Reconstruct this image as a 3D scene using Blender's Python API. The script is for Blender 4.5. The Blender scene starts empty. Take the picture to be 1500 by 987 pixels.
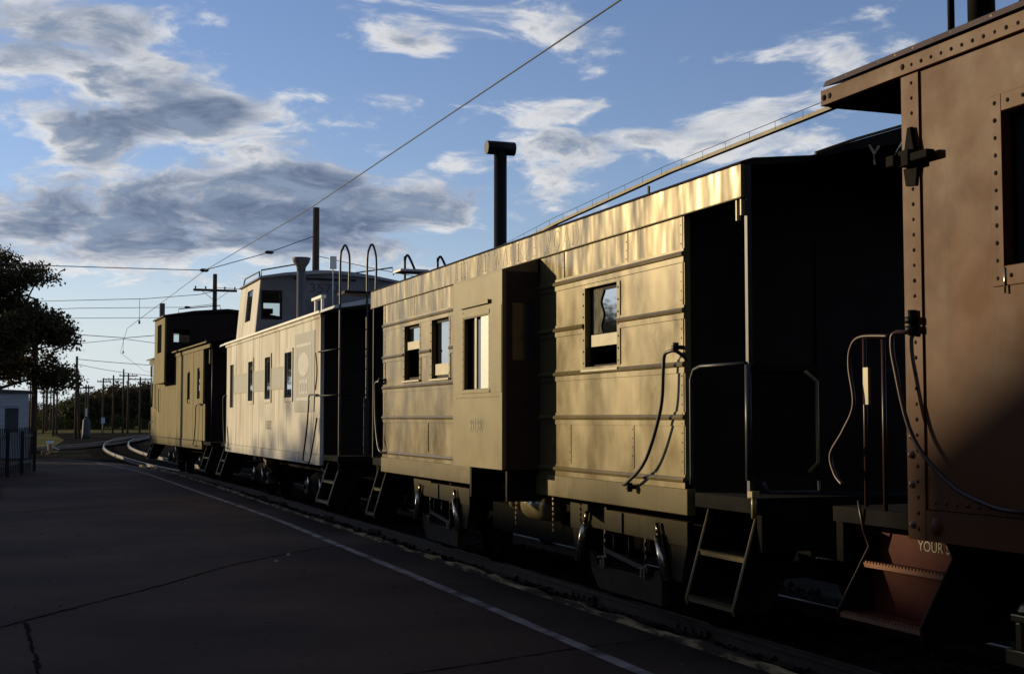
import bpy, math, random
import numpy as np
from mathutils import Vector
random.seed(7)
rng = np.random.default_rng(11)
R = math.radians
sc = bpy.context.scene
COL = sc.collection

# ------------------------------------------------------------------ camera
cam = bpy.data.cameras.new('camera'); camo = bpy.data.objects.new('camera', cam)
COL.objects.link(camo); sc.camera = camo
camo.location = (0, 0, 1.70)
camo.rotation_euler = (R(90 + 3.3908), 0, R(-20.1459))
cam.sensor_width = 36; cam.lens = 48.0; cam.clip_start = .05; cam.clip_end = 6000

# ------------------------------------------------------------------ view, sun, sky
vs = sc.view_settings
vs.view_transform = 'Standard'; vs.look = 'None'; vs.gamma = 1; vs.use_curve_mapping = False
vs.exposure = 0.35
cy = sc.cycles
cy.max_bounces = 6; cy.diffuse_bounces = 3; cy.glossy_bounces = 3; cy.transmission_bounces = 4; cy.transparent_max_bounces = 8; cy.caustics_reflective = False; cy.caustics_refractive = False
SUN_AZ, SUN_EL = -43.0, 9.0
sdir = Vector((math.sin(R(SUN_AZ)) * math.cos(R(SUN_EL)), math.cos(R(SUN_AZ)) * math.cos(R(SUN_EL)), math.sin(R(SUN_EL))))
sl = bpy.data.lights.new('sun', 'SUN'); sl.energy = 3.5; sl.angle = R(.6); sl.color = (1, .81, .48)
slo = bpy.data.objects.new('sun', sl); COL.objects.link(slo)
slo.rotation_euler = sdir.to_track_quat('Z', 'Y').to_euler(); slo.location = (-20, 20, 12)

world = bpy.data.worlds.new('World'); sc.world = world; world.use_nodes = True
CLOUD_SEED = 20.2
def build_world():
    nt = world.node_tree; N = nt.nodes; L = nt.links
    bg = N['Background']
    S = .135; bg.inputs[1].default_value = S
    sky = N.new('ShaderNodeTexSky'); sky.sky_type = 'NISHITA'; sky.sun_disc = False
    sky.sun_elevation = R(SUN_EL); sky.sun_rotation = R(SUN_AZ)
    sky.air_density = 1.0; sky.dust_density = .1; sky.ozone_density = 3.4; sky.altitude = 200
    def m(op, a, b=None, c=None, clamp=False):
        n = N.new('ShaderNodeMath'); n.operation = op; n.use_clamp = clamp
        for i, v in enumerate((a, b, c)):
            if v is None: continue
            if isinstance(v, (int, float)): n.inputs[i].default_value = v
            else: L.new(v, n.inputs[i])
        return n.outputs[0]
    tc = N.new('ShaderNodeTexCoord'); sp = N.new('ShaderNodeSeparateXYZ'); L.new(tc.outputs['Generated'], sp.inputs[0])
    x, y, z = sp.outputs
    zz = m('ADD', m('MAXIMUM', z, 0.0), .24)
    px, py = m('DIVIDE', x, zz), m('DIVIDE', y, zz)
    az = m('MULTIPLY', m('ARCTAN2', x, y), 57.2958)
    el = m('MULTIPLY', m('ARCSINE', z), 57.2958)
    cb = N.new('ShaderNodeCombineXYZ'); L.new(px, cb.inputs[0]); L.new(py, cb.inputs[1])
    L.new(m('MULTIPLY_ADD', el, .05, CLOUD_SEED), cb.inputs[2])
    # placed banks of cloud (azimuth, elevation, half width, half height, weight)
    blobs = [(3, 8.3, 10.5, 2.2, .23), (11, 8.0, 6, 1.4, .13), (2.5, 14.0, 5, 1.6, .07), (6.8, 12.9, 2.4, 1.1, .20), (1.6, 15.9, 5.0, 1.3, .17), (1.5, 11.9, 3.4, 1.1, .16),
             (12, 10.6, 3.0, 1.0, .12), (16.2, 15.3, 1.3, .8, .11), (24.2, 14.9, 1.1, .7, .10), (18.8, 13.9, 1.6, .6, .10),
             (22.5, 11.0, 4.4, 1.2, .07), (28, 11.2, 4.0, .8, .08), (17, 8.6, 6, 1.5, .09), (28.5, 17.0, 2.4, .6, .10), (33.5, 11.3, 2.6, .6, .07), (6, 2.2, 14, 2.0, -.20), (12, 14.5, 3.0, 2.6, -.07)]
    bias = None
    for a, e, ra, re_, w_ in blobs:
        da = m('MULTIPLY_ADD', az, 1 / ra, -a / ra); de = m('MULTIPLY_ADD', el, 1 / re_, -e / re_)
        r2 = m('MULTIPLY_ADD', da, da, m('MULTIPLY', de, de))
        g = m('MULTIPLY', m('DIVIDE', 1.0, m('MULTIPLY_ADD', r2, r2, 1.0)), w_)
        bias = g if bias is None else m('ADD', bias, g)
    def nz(v, sc_, det, ro=.55):
        n = N.new('ShaderNodeTexNoise'); n.inputs['Scale'].default_value = sc_; n.inputs['Detail'].default_value = det
        n.inputs['Roughness'].default_value = ro; L.new(v, n.inputs['Vector']); return n
    # warp the lookup a little so that edges curl
    wn = nz(cb.outputs[0], 2.2, 3); wv = N.new('ShaderNodeVectorMath'); wv.operation = 'MULTIPLY_ADD'
    L.new(wn.outputs[1], wv.inputs[0]); wv.inputs[1].default_value = (.34, .34, .34); L.new(cb.outputs[0], wv.inputs[2])
    def dens(off):
        v = wv.outputs[0]
        if off:
            a = N.new('ShaderNodeVectorMath'); a.operation = 'ADD'; L.new(v, a.inputs[0]); a.inputs[1].default_value = off; v = a.outputs[0]
        return m('ADD', m('MULTIPLY_ADD', m('SUBTRACT', nz(v, 4.4, 7, .60).outputs[0], .5), 1.25, .5), bias)
    d = dens(None); d2 = dens((-.035, .035, -.045))
    def sstep(v, a, b):
        n = N.new('ShaderNodeMapRange'); n.interpolation_type = 'SMOOTHSTEP'; n.inputs[1].default_value = a; n.inputs[2].default_value = b
        L.new(v, n.inputs[0]); return n.outputs[0]
    alpha = m('MULTIPLY', sstep(d, .53, .73), sstep(el, -.5, 2.5))
    core = sstep(d, .63, .84)
    lit = m('MULTIPLY_ADD', m('SUBTRACT', d, d2), 4.5, .50, True)
    def mix(f, a, b):
        n = N.new('ShaderNodeMix'); n.data_type = 'RGBA'; L.new(f, n.inputs[0])
        for i, v in ((6, a), (7, b)):
            if isinstance(v, tuple): n.inputs[i].default_value = tuple(q / S / 1.27 for q in v) + (1,)
            else: L.new(v, n.inputs[i])
        return n.outputs[2]
    white = (.86, .84, .82); dark = (.125, .168, .27); mid = (.24, .31, .43)
    coreC = mix(lit, dark, mid); edgeC = mix(lit, (.36, .43, .56), white)
    cl = mix(core, edgeC, coreC)
    # the glare of the low sun through the air over the horizon
    # thin pale haze low over the whole horizon
    tint = N.new('ShaderNodeMix'); tint.data_type = 'RGBA'; tint.blend_type = 'MULTIPLY'; tint.inputs[0].default_value = 1
    L.new(sky.outputs[0], tint.inputs[6]); tint.inputs[7].default_value = (1.22, .92, .95, 1)
    hz = m('MULTIPLY', m('SUBTRACT', 1.0, sstep(el, .3, 8.0)), .86)
    base = mix(hz, tint.outputs[2], (.62, .745, .83))
    L.new(mix(alpha, base, cl), bg.inputs[0])
build_world()

# ------------------------------------------------------------------ materials
MATS = {}
def mat(name, col, rough=.6, metal=0., var=.18, scale=4., stretch=(1, 1, 1), bump=0., bscale=12., bstretch=None, bdet=5, spec=.4, col2=None, mixlo=.45, mixhi=.65, rvar=0., coat=0., grime=None, gamt=.6, gscale=5., gstretch=(1, 3, .14)):
    if name in MATS: return MATS[name]
    mt = bpy.data.materials.new(name); mt.use_nodes = True; MATS[name] = mt
    nt = mt.node_tree; N = nt.nodes; L = nt.links; b = N['Principled BSDF']
    b.inputs['Roughness'].default_value = rough; b.inputs['Metallic'].default_value = metal
    b.inputs['Specular IOR Level'].default_value = spec
    b.inputs['Coat Weight'].default_value = coat
    tc = N.new('ShaderNodeTexCoord')
    def noise(sc_, st, det=6):
        mp = N.new('ShaderNodeMapping'); mp.inputs['Scale'].default_value = st; L.new(tc.outputs['Object'], mp.inputs[0])
        n = N.new('ShaderNodeTexNoise'); n.inputs['Scale'].default_value = sc_; n.inputs['Detail'].default_value = det
        n.inputs['Roughness'].default_value = .6; L.new(mp.outputs[0], n.inputs['Vector']); return n.outputs[0]
    n1 = noise(scale, stretch)
    mr = N.new('ShaderNodeMapRange'); mr.inputs[1].default_value = .3; mr.inputs[2].default_value = .7; L.new(n1, mr.inputs[0])
    mx = N.new('ShaderNodeMix'); mx.data_type = 'RGBA'; L.new(mr.outputs[0], mx.inputs[0])
    mx.inputs[6].default_value = tuple(c * (1 - var) for c in col) + (1,); mx.inputs[7].default_value = tuple(min(1, c * (1 + var)) for c in col) + (1,)
    out = mx.outputs[2]
    if col2:
        n2 = noise(scale * .7, tuple(q * .8 for q in stretch), 8)
        mr2 = N.new('ShaderNodeMapRange'); mr2.interpolation_type = 'SMOOTHSTEP'; mr2.inputs[1].default_value = mixlo; mr2.inputs[2].default_value = mixhi; L.new(n2, mr2.inputs[0])
        mx2 = N.new('ShaderNodeMix'); mx2.data_type = 'RGBA'; L.new(mr2.outputs[0], mx2.inputs[0]); L.new(out, mx2.inputs[6]); mx2.inputs[7].default_value = tuple(col2) + (1,)
        out = mx2.outputs[2]
    if grime:
        n3 = noise(gscale, gstretch, 5); mr4 = N.new('ShaderNodeMapRange'); mr4.interpolation_type = 'SMOOTHSTEP'; mr4.inputs[1].default_value = .54; mr4.inputs[2].default_value = .78; mr4.inputs[4].default_value = gamt; L.new(n3, mr4.inputs[0])
        mx3 = N.new('ShaderNodeMix'); mx3.data_type = 'RGBA'; L.new(mr4.outputs[0], mx3.inputs[0]); L.new(out, mx3.inputs[6]); mx3.inputs[7].default_value = tuple(grime) + (1,)
        out = mx3.outputs[2]
    L.new(out, b.inputs['Base Color'])
    if rvar:
        mr3 = N.new('ShaderNodeMapRange'); mr3.inputs[1].default_value = .3; mr3.inputs[2].default_value = .7
        mr3.inputs[3].default_value = max(.05, rough - rvar); mr3.inputs[4].default_value = min(1, rough + rvar)
        L.new(noise(scale * 1.7, stretch), mr3.inputs[0]); L.new(mr3.outputs[0], b.inputs['Roughness'])
    if bump:
        bp = N.new('ShaderNodeBump'); bp.inputs['Strength'].default_value = 1; bp.inputs['Distance'].default_value = bump
        L.new(noise(bscale, bstretch or (1, 1, 1), bdet), bp.inputs['Height']); L.new(bp.outputs[0], b.inputs['Normal'])
    return mt
def glass(name, tint=(.02, .022, .024), refl=.55, rough=.03):
    mt = bpy.data.materials.new(name); mt.use_nodes = True; MATS[name] = mt
    nt = mt.node_tree; N = nt.nodes; L = nt.links
    b = N['Principled BSDF']; b.inputs['Base Color'].default_value = tint + (1,); b.inputs['Roughness'].default_value = rough; b.inputs['IOR'].default_value = 1.5
    g = N.new('ShaderNodeBsdfGlossy'); g.inputs['Roughness'].default_value = rough; g.inputs['Color'].default_value = (.9, .93, .95, 1)
    ms = N.new('ShaderNodeMixShader'); ms.inputs[0].default_value = refl
    L.new(b.outputs[0], ms.inputs[1]); L.new(g.outputs[0], ms.inputs[2]); L.new(ms.outputs[0], N['Material Output'].inputs[0])
    return mt
def clear_glass(name):
    mt = bpy.data.materials.new(name); mt.use_nodes = True; MATS[name] = mt
    nt = mt.node_tree; N = nt.nodes; L = nt.links
    t = N.new('ShaderNodeBsdfTransparent'); t.inputs[0].default_value = (.82, .86, .85, 1)
    g = N.new('ShaderNodeBsdfGlossy'); g.inputs['Roughness'].default_value = .02
    fr = N.new('ShaderNodeFresnel'); fr.inputs[0].default_value = 1.5
    ms = N.new('ShaderNodeMixShader'); L.new(fr.outputs[0], ms.inputs[0]); L.new(t.outputs[0], ms.inputs[1]); L.new(g.outputs[0], ms.inputs[2])
    L.new(ms.outputs[0], N['Material Output'].inputs[0]); return mt
def leafmat(name, col, tr=.35):
    mt = bpy.data.materials.new(name); mt.use_nodes = True; MATS[name] = mt
    nt = mt.node_tree; N = nt.nodes; L = nt.links; b = N['Principled BSDF']
    b.inputs['Roughness'].default_value = .6; b.inputs['Specular IOR Level'].default_value = .25
    tc = N.new('ShaderNodeTexCoord'); n = N.new('ShaderNodeTexNoise'); n.inputs['Scale'].default_value = .9; n.inputs['Detail'].default_value = 4; L.new(tc.outputs['Object'], n.inputs['Vector'])
    cr = N.new('ShaderNodeMix'); cr.data_type = 'RGBA'; L.new(n.outputs[0], cr.inputs[0])
    cr.inputs[6].default_value = tuple(c * .6 for c in col) + (1,); cr.inputs[7].default_value = tuple(c * 1.4 for c in col) + (1,)
    L.new(cr.outputs[2], b.inputs['Base Color'])
    t = N.new('ShaderNodeBsdfTranslucent'); L.new(cr.outputs[2], t.inputs[0])
    ms = N.new('ShaderNodeMixShader'); ms.inputs[0].default_value = tr; L.new(b.outputs[0], ms.inputs[1]); L.new(t.outputs[0], ms.inputs[2]); L.new(ms.outputs[0], N['Material Output'].inputs[0])
    return mt

GOLD = mat('weathered_gold_paint', (.180, .133, .054), rough=.31, metal=.30, grime=(.06, .042, .02), var=.16, scale=1.5, stretch=(1, 1.8, .6), bump=.026, bscale=2.2, bstretch=(1, 1.5, .6), bdet=1.5, col2=(.135, .10, .045), mixlo=.5, mixhi=.72, rvar=.10, spec=.35)
GOLDP = mat('weathered_gold_lower_paint', (.162, .119, .050), rough=.33, metal=.26, grime=(.06, .042, .02), var=.16, scale=1.1, stretch=(1, 1.3, .8), bump=.022, bscale=1.5, bstretch=(1, 1, .8), bdet=1.5, col2=(.135, .10, .045), mixlo=.5, mixhi=.75, rvar=.10, spec=.35)
GOLDB = mat('gold_paint_bay', (.150, .115, .050), rough=.45, metal=.15, grime=(.09, .06, .03), gamt=.4, var=.13, scale=1.2, bump=.008, bscale=1.4, bdet=1.5, rvar=.08, spec=.2)
GOLDD = mat('gold_paint_sill', (.122, .090, .034), rough=.6, spec=.15, grime=(.05, .033, .016), var=.15, scale=2, bump=.004, bscale=3, col2=(.22, .16, .08), mixlo=.55, mixhi=.7)
GOLDL = mat('gold_letter_paint', (.125, .09, .036), rough=.42, metal=.2, var=.2, scale=5)
WHITE = mat('weathered_white_paint', (.53, .485, .405), rough=.6, spec=.15, grime=(.16, .11, .07), gamt=.55, var=.18, scale=2.0, stretch=(1, 1.6, .35), bump=.004, bscale=3, bstretch=(1, 1, .3), col2=(.33, .26, .18), mixlo=.48, mixhi=.72)
WHITE2 = mat('white_roof_paint', (.66, .63, .56), rough=.5, var=.1, scale=3)
GREYB = mat('blue_grey_paint', (.16, .17, .20), rough=.5, var=.2, scale=3)
YELL = mat('dull_yellow_paint', (.165, .122, .040), rough=.7, spec=.1, grime=(.06, .042, .016), var=.2, scale=2, stretch=(1, 1.5, .4), bump=.003, bscale=5, col2=(.125, .09, .029), mixlo=.52, mixhi=.72)
RED = mat('caboose_red_paint', (.088, .028, .006), rough=.5, grime=(.040, .014, .005), gamt=.5, gscale=3, var=.14, scale=1.4, bump=.003, bscale=1.8, bdet=2, rvar=.06, spec=.10, col2=(.064, .019, .005), mixlo=.55, mixhi=.75)
REDD = mat('red_step_paint', (.085, .016, .008), rough=.6, var=.2, scale=5, spec=.1)
DARKR = mat('shaded_maroon_paint', (.016, .007, .006), rough=.7, var=.3, scale=3, spec=.12)  # maroon lowered to carry the shade of car ends and cupola walls
BROWN = mat('brown_shaded_paint', (.018, .009, .007), rough=.7, var=.25, scale=3, spec=.12)  # brown of the car ends, with their deep shade put into the tone
BLACK = mat('black_iron', (.005, .0045, .004), rough=.5, var=.4, scale=6, spec=.16)
UNDER = mat('grimy_shaded_underframe', (.009, .0075, .006), rough=.9, var=.4, scale=5, spec=.08)  # grime, made darker to carry the shade under the cars
STEEL = mat('worn_bright_steel', (.52, .45, .32), rough=.28, metal=1, var=.25, scale=20, rvar=.1)
PIPE = mat('grey_painted_pipe', (.045, .042, .045), rough=.4, var=.25, scale=9, spec=.25)
RAILT = mat('rail_steel', (.055, .031, .018), rough=.6, metal=.25, var=.3, scale=8, col2=(.07, .035, .02), mixlo=.5, mixhi=.6)
RAILS = mat('rail_rust', (.075, .038, .024), rough=.8, var=.35, scale=9, bump=.002, bscale=40)
RAILP = mat('rail_glint_steel', (.22, .195, .165), rough=.3, metal=1, var=.15, scale=20)
TIE = mat('creosoted_tie', (.016, .012, .009), rough=.95, var=.4, scale=9, stretch=(.3, 3, 3), bump=.01, bscale=14, spec=0)
STONE = mat('ballast_stone', (.022, .018, .015), rough=.95, var=.5, scale=12, spec=0)
EDGE = mat('splintered_edge_timber', (.40, .275, .125), rough=.9, var=.45, scale=7, stretch=(2, .5, 2), bump=.02, bscale=16, col2=(.06, .04, .025), mixlo=.42, mixhi=.56, spec=.15)
ASPH = mat('old_asphalt', (.060, .036, .0235), rough=.85, var=.35, scale=.45, bump=.006, bscale=60, col2=(.034, .0215, .016), mixlo=.42, mixhi=.64, spec=.06, grime=(.12, .09, .075), gamt=.45, gscale=45, gstretch=(1, 1, 1))
CRACK = mat('asphalt_seam', (.024, .017, .014), rough=1, var=.3, scale=8, spec=0)
LINE = mat('worn_white_line', (.25, .21, .185), rough=.9, var=.3, scale=4, col2=(.05, .04, .038), mixlo=.44, mixhi=.66, spec=.1)
DIRT = mat('cinder_ground', (.026, .022, .019), rough=1, var=.35, scale=.35, bump=.02, bscale=9, col2=(.045, .045, .03), mixlo=.5, mixhi=.6, spec=0)
GRASS = mat('dry_grass', (.16, .13, .055), rough=1, var=.4, scale=.5, bump=.05, bscale=6, spec=0, col2=(.08, .085, .03), mixlo=.45, mixhi=.6)
POLE = mat('weathered_pole_wood', (.065, .042, .028), rough=.9, var=.3, scale=4, stretch=(4, 4, .3), bump=.004, bscale=12, bstretch=(3, 3, .2), spec=.1)
WIRE = mat('wire_black', (.02, .02, .022), rough=.6, var=.1)
BARK = mat('tree_bark', (.045, .034, .026), rough=.95, var=.35, scale=6, bump=.02, bscale=9, bstretch=(1, 1, .2), spec=.05)
HUTW = mat('grey_hut_boards', (.30, .30, .305), rough=.85, var=.2, scale=3, stretch=(.4, .4, 3))
HUTD = mat('hut_dark', (.03, .03, .033), rough=.7, var=.3)
TEAL = mat('dark_teal_fence_paint', (.008, .016, .019), rough=.7, var=.3, scale=5)
BRICK = mat('orange_brick', (.30, .12, .05), rough=.9, var=.3, scale=7, bump=.004, bscale=30)
PALE = mat('pale_sign_paint', (.55, .58, .6), rough=.6, var=.1)
SIGNGREY = mat('faded_grey_decal', (.20, .188, .165), rough=.6, var=.15, scale=5, stretch=(1, 2, .4))
SIGNPALE = mat('faded_pale_decal', (.36, .345, .335), rough=.6, var=.12, scale=6)
STENCIL = mat('stencil_grey', (.20, .17, .12), rough=.6, var=.2, scale=9)
BLUEN = mat('dark_blue_number', (.035, .04, .055), rough=.6, var=.1)
CREAM = mat('cream_lettering', (.42, .37, .27), rough=.7, var=.25, scale=14)
WOODS = mat('pale_window_sash', (.44, .37, .24), rough=.55, var=.15, scale=6)
CURT = mat('grey_curtain', (.14, .13, .10), rough=.95, var=.5, scale=18, stretch=(1, 1, .4), spec=0)
FROST = mat('frosted_glass', (.74, .76, .66), rough=.35, var=.12, scale=30, spec=.7)
TILE = mat('depot_roof_shingle', (.07, .06, .055), rough=.9, var=.3, scale=5)
GLASS = glass('window_glass')
GLASSD = glass('dark_window_glass', refl=.10)
CLEAR = clear_glass('clear_window_glass')
LEAF = leafmat('leaf_dark_green', (.050, .055, .016))
LEAF2 = leafmat('leaf_rusty_green', (.052, .040, .014))

# ------------------------------------------------------------------ mesh helpers
class MB:
    def __init__(s): s.v = []; s.f = []; s.sm = []
    def add(s, vs_, fs, smooth=False):
        o = len(s.v); s.v += [tuple(p) for p in vs_]
        s.f += [tuple(i + o for i in f) for f in fs]; s.sm += [smooth] * len(fs); return s
    def box(s, x0, x1, y0, y1, z0, z1):
        return s.add([(x0, y0, z0), (x1, y0, z0), (x1, y1, z0), (x0, y1, z0), (x0, y0, z1), (x1, y0, z1), (x1, y1, z1), (x0, y1, z1)],
                     [(0, 3, 2, 1), (4, 5, 6, 7), (0, 1, 5, 4), (1, 2, 6, 5), (2, 3, 7, 6), (3, 0, 4, 7)])
    def frame(s, p, q):
        p, q = Vector(p), Vector(q); d = (q - p).normalized()
        a = Vector((0, 0, 1)) if abs(d.z) < .95 else Vector((0, 1, 0))
        u = d.cross(a).normalized(); w = u.cross(d).normalized(); return p, q, u, w
    def bar(s, p, q, w, h):
        p, q, u, n = s.frame(p, q); c = [(-1, -1), (1, -1), (1, 1), (-1, 1)]
        vs_ = [e + u * (a * w / 2) + n * (b * h / 2) for e in (p, q) for a, b in c]
        return s.add(vs_, [(0, 1, 2, 3), (7, 6, 5, 4)] + [(i, 4 + i, 4 + (i + 1) % 4, (i + 1) % 4) for i in range(4)])
    def tube(s, pts, r, n=8, cap=True):
        pts = [Vector(p) for p in pts]; rs = r if isinstance(r, (list, tuple)) else [r] * len(pts)
        vs_ = []; pu = None
        for i, p in enumerate(pts):
            a = pts[max(0, i - 1)]; b = pts[min(len(pts) - 1, i + 1)]; d = (b - a).normalized()
            if pu is None:
                ref = Vector((0, 0, 1)) if abs(d.z) < .9 else Vector((0, 1, 0)); u = d.cross(ref).normalized()
            else:
                u = (pu - d * pu.dot(d)).normalized()
            pu = u; w = d.cross(u)
            for k in range(n):
                t = 2 * math.pi * k / n; vs_.append(p + u * (math.cos(t) * rs[i]) + w * (math.sin(t) * rs[i]))
        fs = [(i * n + k, i * n + (k + 1) % n, (i + 1) * n + (k + 1) % n, (i + 1) * n + k) for i in range(len(pts) - 1) for k in range(n)]
        o = len(s.v); s.add(vs_, fs, True)
        if cap:
            s.f += [tuple(o + k for k in reversed(range(n))), tuple(o + (len(pts) - 1) * n + k for k in range(n))]; s.sm += [False, False]
        return s
    def cyl(s, p, q, r, n=14): return s.tube([p, q], r, n)
    def prism_y(s, poly, y0, y1):   # poly of (x,z)
        n = len(poly)
        return s.add([(x, y0, z) for x, z in poly] + [(x, y1, z) for x, z in poly],
                     [tuple(range(n)), tuple(range(2 * n - 1, n - 1, -1))] + [(i, n + i, n + (i + 1) % n, (i + 1) % n) for i in range(n)])
    def prism_x(s, poly, x0, x1):   # poly of (y,z)
        n = len(poly)
        return s.add([(x0, y, z) for y, z in poly] + [(x1, y, z) for y, z in poly],
                     [tuple(range(n)), tuple(range(2 * n - 1, n - 1, -1))] + [(i, n + i, n + (i + 1) % n, (i + 1) % n) for i in range(n)])
    def dome(s, c, r, ax=(-1, 0, 0), squash=.6):
        r = r * random.uniform(.88, 1.1); squash = squash * random.uniform(.8, 1.15)
        c = Vector(c); d = Vector(ax).normalized(); a = Vector((0, 0, 1)) if abs(d.z) < .9 else Vector((0, 1, 0)); u = d.cross(a).normalized(); w = u.cross(d)
        vs_ = [c + u * math.cos(k * math.pi / 3) * r + w * math.sin(k * math.pi / 3) * r for k in range(6)]
        vs_ += [c + (u * math.cos(k * math.pi / 3) + w * math.sin(k * math.pi / 3)) * r * .62 + d * r * squash * .75 for k in range(6)] + [c + d * r * squash]
        return s.add(vs_, [(k, (k + 1) % 6, 6 + (k + 1) % 6, 6 + k) for k in range(6)] + [(6 + k, 6 + (k + 1) % 6, 12) for k in range(6)], True)
    def wall_x(s, x0, x1, y0, y1, z0, z1, holes=()):
        """slab between x0 and x1 with rectangular openings (ya,yb,za,zb)"""
        ys = sorted({y0, y1} | {min(max(h[i], y0), y1) for h in holes for i in (0, 1)})
        zs = sorted({z0, z1} | {min(max(h[i], z0), z1) for h in holes for i in (2, 3)})
        def solid(i, j):
            if i < 0 or j < 0 or i >= len(ys) - 1 or j >= len(zs) - 1: return False
            yc, zc = (ys[i] + ys[i + 1]) / 2, (zs[j] + zs[j + 1]) / 2
            return not any(h[0] < yc < h[1] and h[2] < zc < h[3] for h in holes)
        for i in range(len(ys) - 1):
            for j in range(len(zs) - 1):
                if not solid(i, j): continue
                a, b, c, d = ys[i], ys[i + 1], zs[j], zs[j + 1]
                o = [(x0, a, c), (x1, a, c), (x1, b, c), (x0, b, c), (x0, a, d), (x1, a, d), (x1, b, d), (x0, b, d)]
                fs = [(3, 0, 4, 7), (1, 2, 6, 5)]
                if not solid(i, j - 1): fs.append((0, 3, 2, 1))
                if not solid(i, j + 1): fs.append((4, 5, 6, 7))
                if not solid(i - 1, j): fs.append((0, 1, 5, 4))
                if not solid(i + 1, j): fs.append((2, 3, 7, 6))
                s.add(o, fs)
        return s
    def build(s, name, m, parent=None, bevel=0, kind=None, label=None):
        o_ = ORG.get(parent.name, Vector((0, 0, 0))) if parent else Vector((0, 0, 0))
        me = bpy.data.meshes.new(name)
        me.from_pydata([(p[0] - o_.x, p[1] - o_.y, p[2] - o_.z) for p in s.v], [], s.f)
        me.polygons.foreach_set('use_smooth', s.sm); me.materials.append(m); me.update()
        o = bpy.data.objects.new(name, me); COL.objects.link(o)
        if parent: o.parent = parent; ORG[o.name] = o_
        if bevel:
            b = o.modifiers.new('bevel', 'BEVEL'); b.width = bevel; b.segments = 2; b.limit_method = 'ANGLE'
        if kind: o['kind'] = kind
        if label: o['label'] = label
        return o
ORG = {}
def thing(name, label, cat, loc, group=None):
    o = bpy.data.objects.new(name, None); COL.objects.link(o); o.location = loc; o.empty_display_size = .3
    o['label'] = label; o['category'] = cat
    if group: o['group'] = group
    ORG[o.name] = Vector(loc); return o
def tag(o, label, cat, group=None):
    o['label'] = label; o['category'] = cat
    if group: o['group'] = group
    return o
def struct(o): o['kind'] = 'structure'; return o
def spline(pts, n=8):
    pts = [Vector(p) for p in pts]; out = []
    for i in range(len(pts) - 1):
        p0 = pts[max(0, i - 1)]; p1 = pts[i]; p2 = pts[i + 1]; p3 = pts[min(len(pts) - 1, i + 2)]
        for k in range(n):
            t = k / n; out.append(.5 * ((2 * p1) + (p2 - p0) * t + (2 * p0 - 5 * p1 + 4 * p2 - p3) * t * t + (3 * p1 - p0 - 3 * p2 + p3) * t ** 3))
    out.append(pts[-1]); return out
def text_mesh(txt, size, ext=.001):
    c = bpy.data.curves.new('t', 'FONT'); c.body = txt; c.size = size; c.extrude = ext; c.align_x = 'CENTER'; c.align_y = 'CENTER'
    o = bpy.data.objects.new('t', c); COL.objects.link(o)
    me = bpy.data.meshes.new_from_object(o.evaluated_get(bpy.context.evaluated_depsgraph_get()))
    bpy.data.objects.remove(o); return me
def text_on(txt, size, loc, rot, m, parent, sx=1.):
    me = text_mesh(txt, size); me.materials.clear(); me.materials.append(m)
    o = bpy.data.objects.new('lettering', me); COL.objects.link(o); o.parent = parent
    o.location = Vector(loc) - ORG[parent.name]; o.rotation_euler = rot; o.scale = (sx, 1, 1); return o
SIDE = (R(90), 0, R(-90))    # text on a wall facing -X, reading from +Y towards -Y
ENDF = (R(90), 0, 0)         # text on a wall facing -Y

# ------------------------------------------------------------------ ground and track
TC = 6.16
def grid_sheet(name, x0, x1, y0, y1, z, m, nx=1, ny=1):
    b = MB(); vs_ = []; fs = []
    for j in range(ny + 1):
        for i in range(nx + 1): vs_.append((x0 + (x1 - x0) * i / nx, y0 + (y1 - y0) * j / ny, z))
    for j in range(ny):
        for i in range(nx): a = j * (nx + 1) + i; fs.append((a, a + 1, a + nx + 2, a + nx + 1))
    return b.add(vs_, fs).build(name, m)
struct(grid_sheet('ground', -2500, 2500, -300, 4500, -.125, DIRT))
struct(grid_sheet('grass_field', -60, 120, 172, 330, -.10, GRASS))
struct(MB().add([(-14, 78, -.105), (2.2, 84, -.105), (4.2, 118, -.105), (4.5, 165, -.105), (-14, 165, -.105)], [(0, 1, 2, 3, 4)]).build('grass_verge', GRASS))
# paved platform: a slab with a rounded far end
pl = [(4.80, -14), (4.80, 38)] + [(p.x, p.y) for p in spline([(4.80, 38, 0), (4.55, 46, 0), (3.7, 54.5, 0), (2.2, 59.5, 0), (0.2, 61.5, 0), (-3, 62, 0)], 6)] + [(-40, 62), (-40, -14)]
b = MB(); n = len(pl)
b.add([(x, y, -.13) for x, y in pl] + [(x, y, 0) for x, y in pl], [tuple(range(n, 2 * n))] + [(i, (i + 1) % n, n + (i + 1) % n, n + i) for i in range(n)])
platform = struct(b.build('platform_paving', ASPH))
def ribbon(pts, w, z, m, name, parent=None, jit=0):
    pts = [Vector((p[0], p[1], 0)) for p in pts]; vs_ = []
    for i, p in enumerate(pts):
        d = (pts[min(len(pts) - 1, i + 1)] - pts[max(0, i - 1)]).normalized(); nrm = Vector((-d.y, d.x, 0)); ww = w * (1 + random.uniform(-jit, jit))
        vs_ += [p + nrm * ww / 2 + Vector((0, 0, z)), p - nrm * ww / 2 + Vector((0, 0, z))]
    return MB().add(vs_, [(2 * i + 1, 2 * i + 3, 2 * i + 2, 2 * i) for i in range(len(pts) - 1)]).build(name, m, parent)
ribbon(spline([(3.95, 2, 0), (3.97, 6, 0), (4.0, 8.4, 0), (4.10, 13.1, 0), (4.16, 17.9, 0), (4.22, 23.3, 0), (4.12, 31, 0), (3.86, 45, 0), (3.1, 54, 0)], 14), .11, .005, LINE, 'painted_line', platform, .12)
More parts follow.
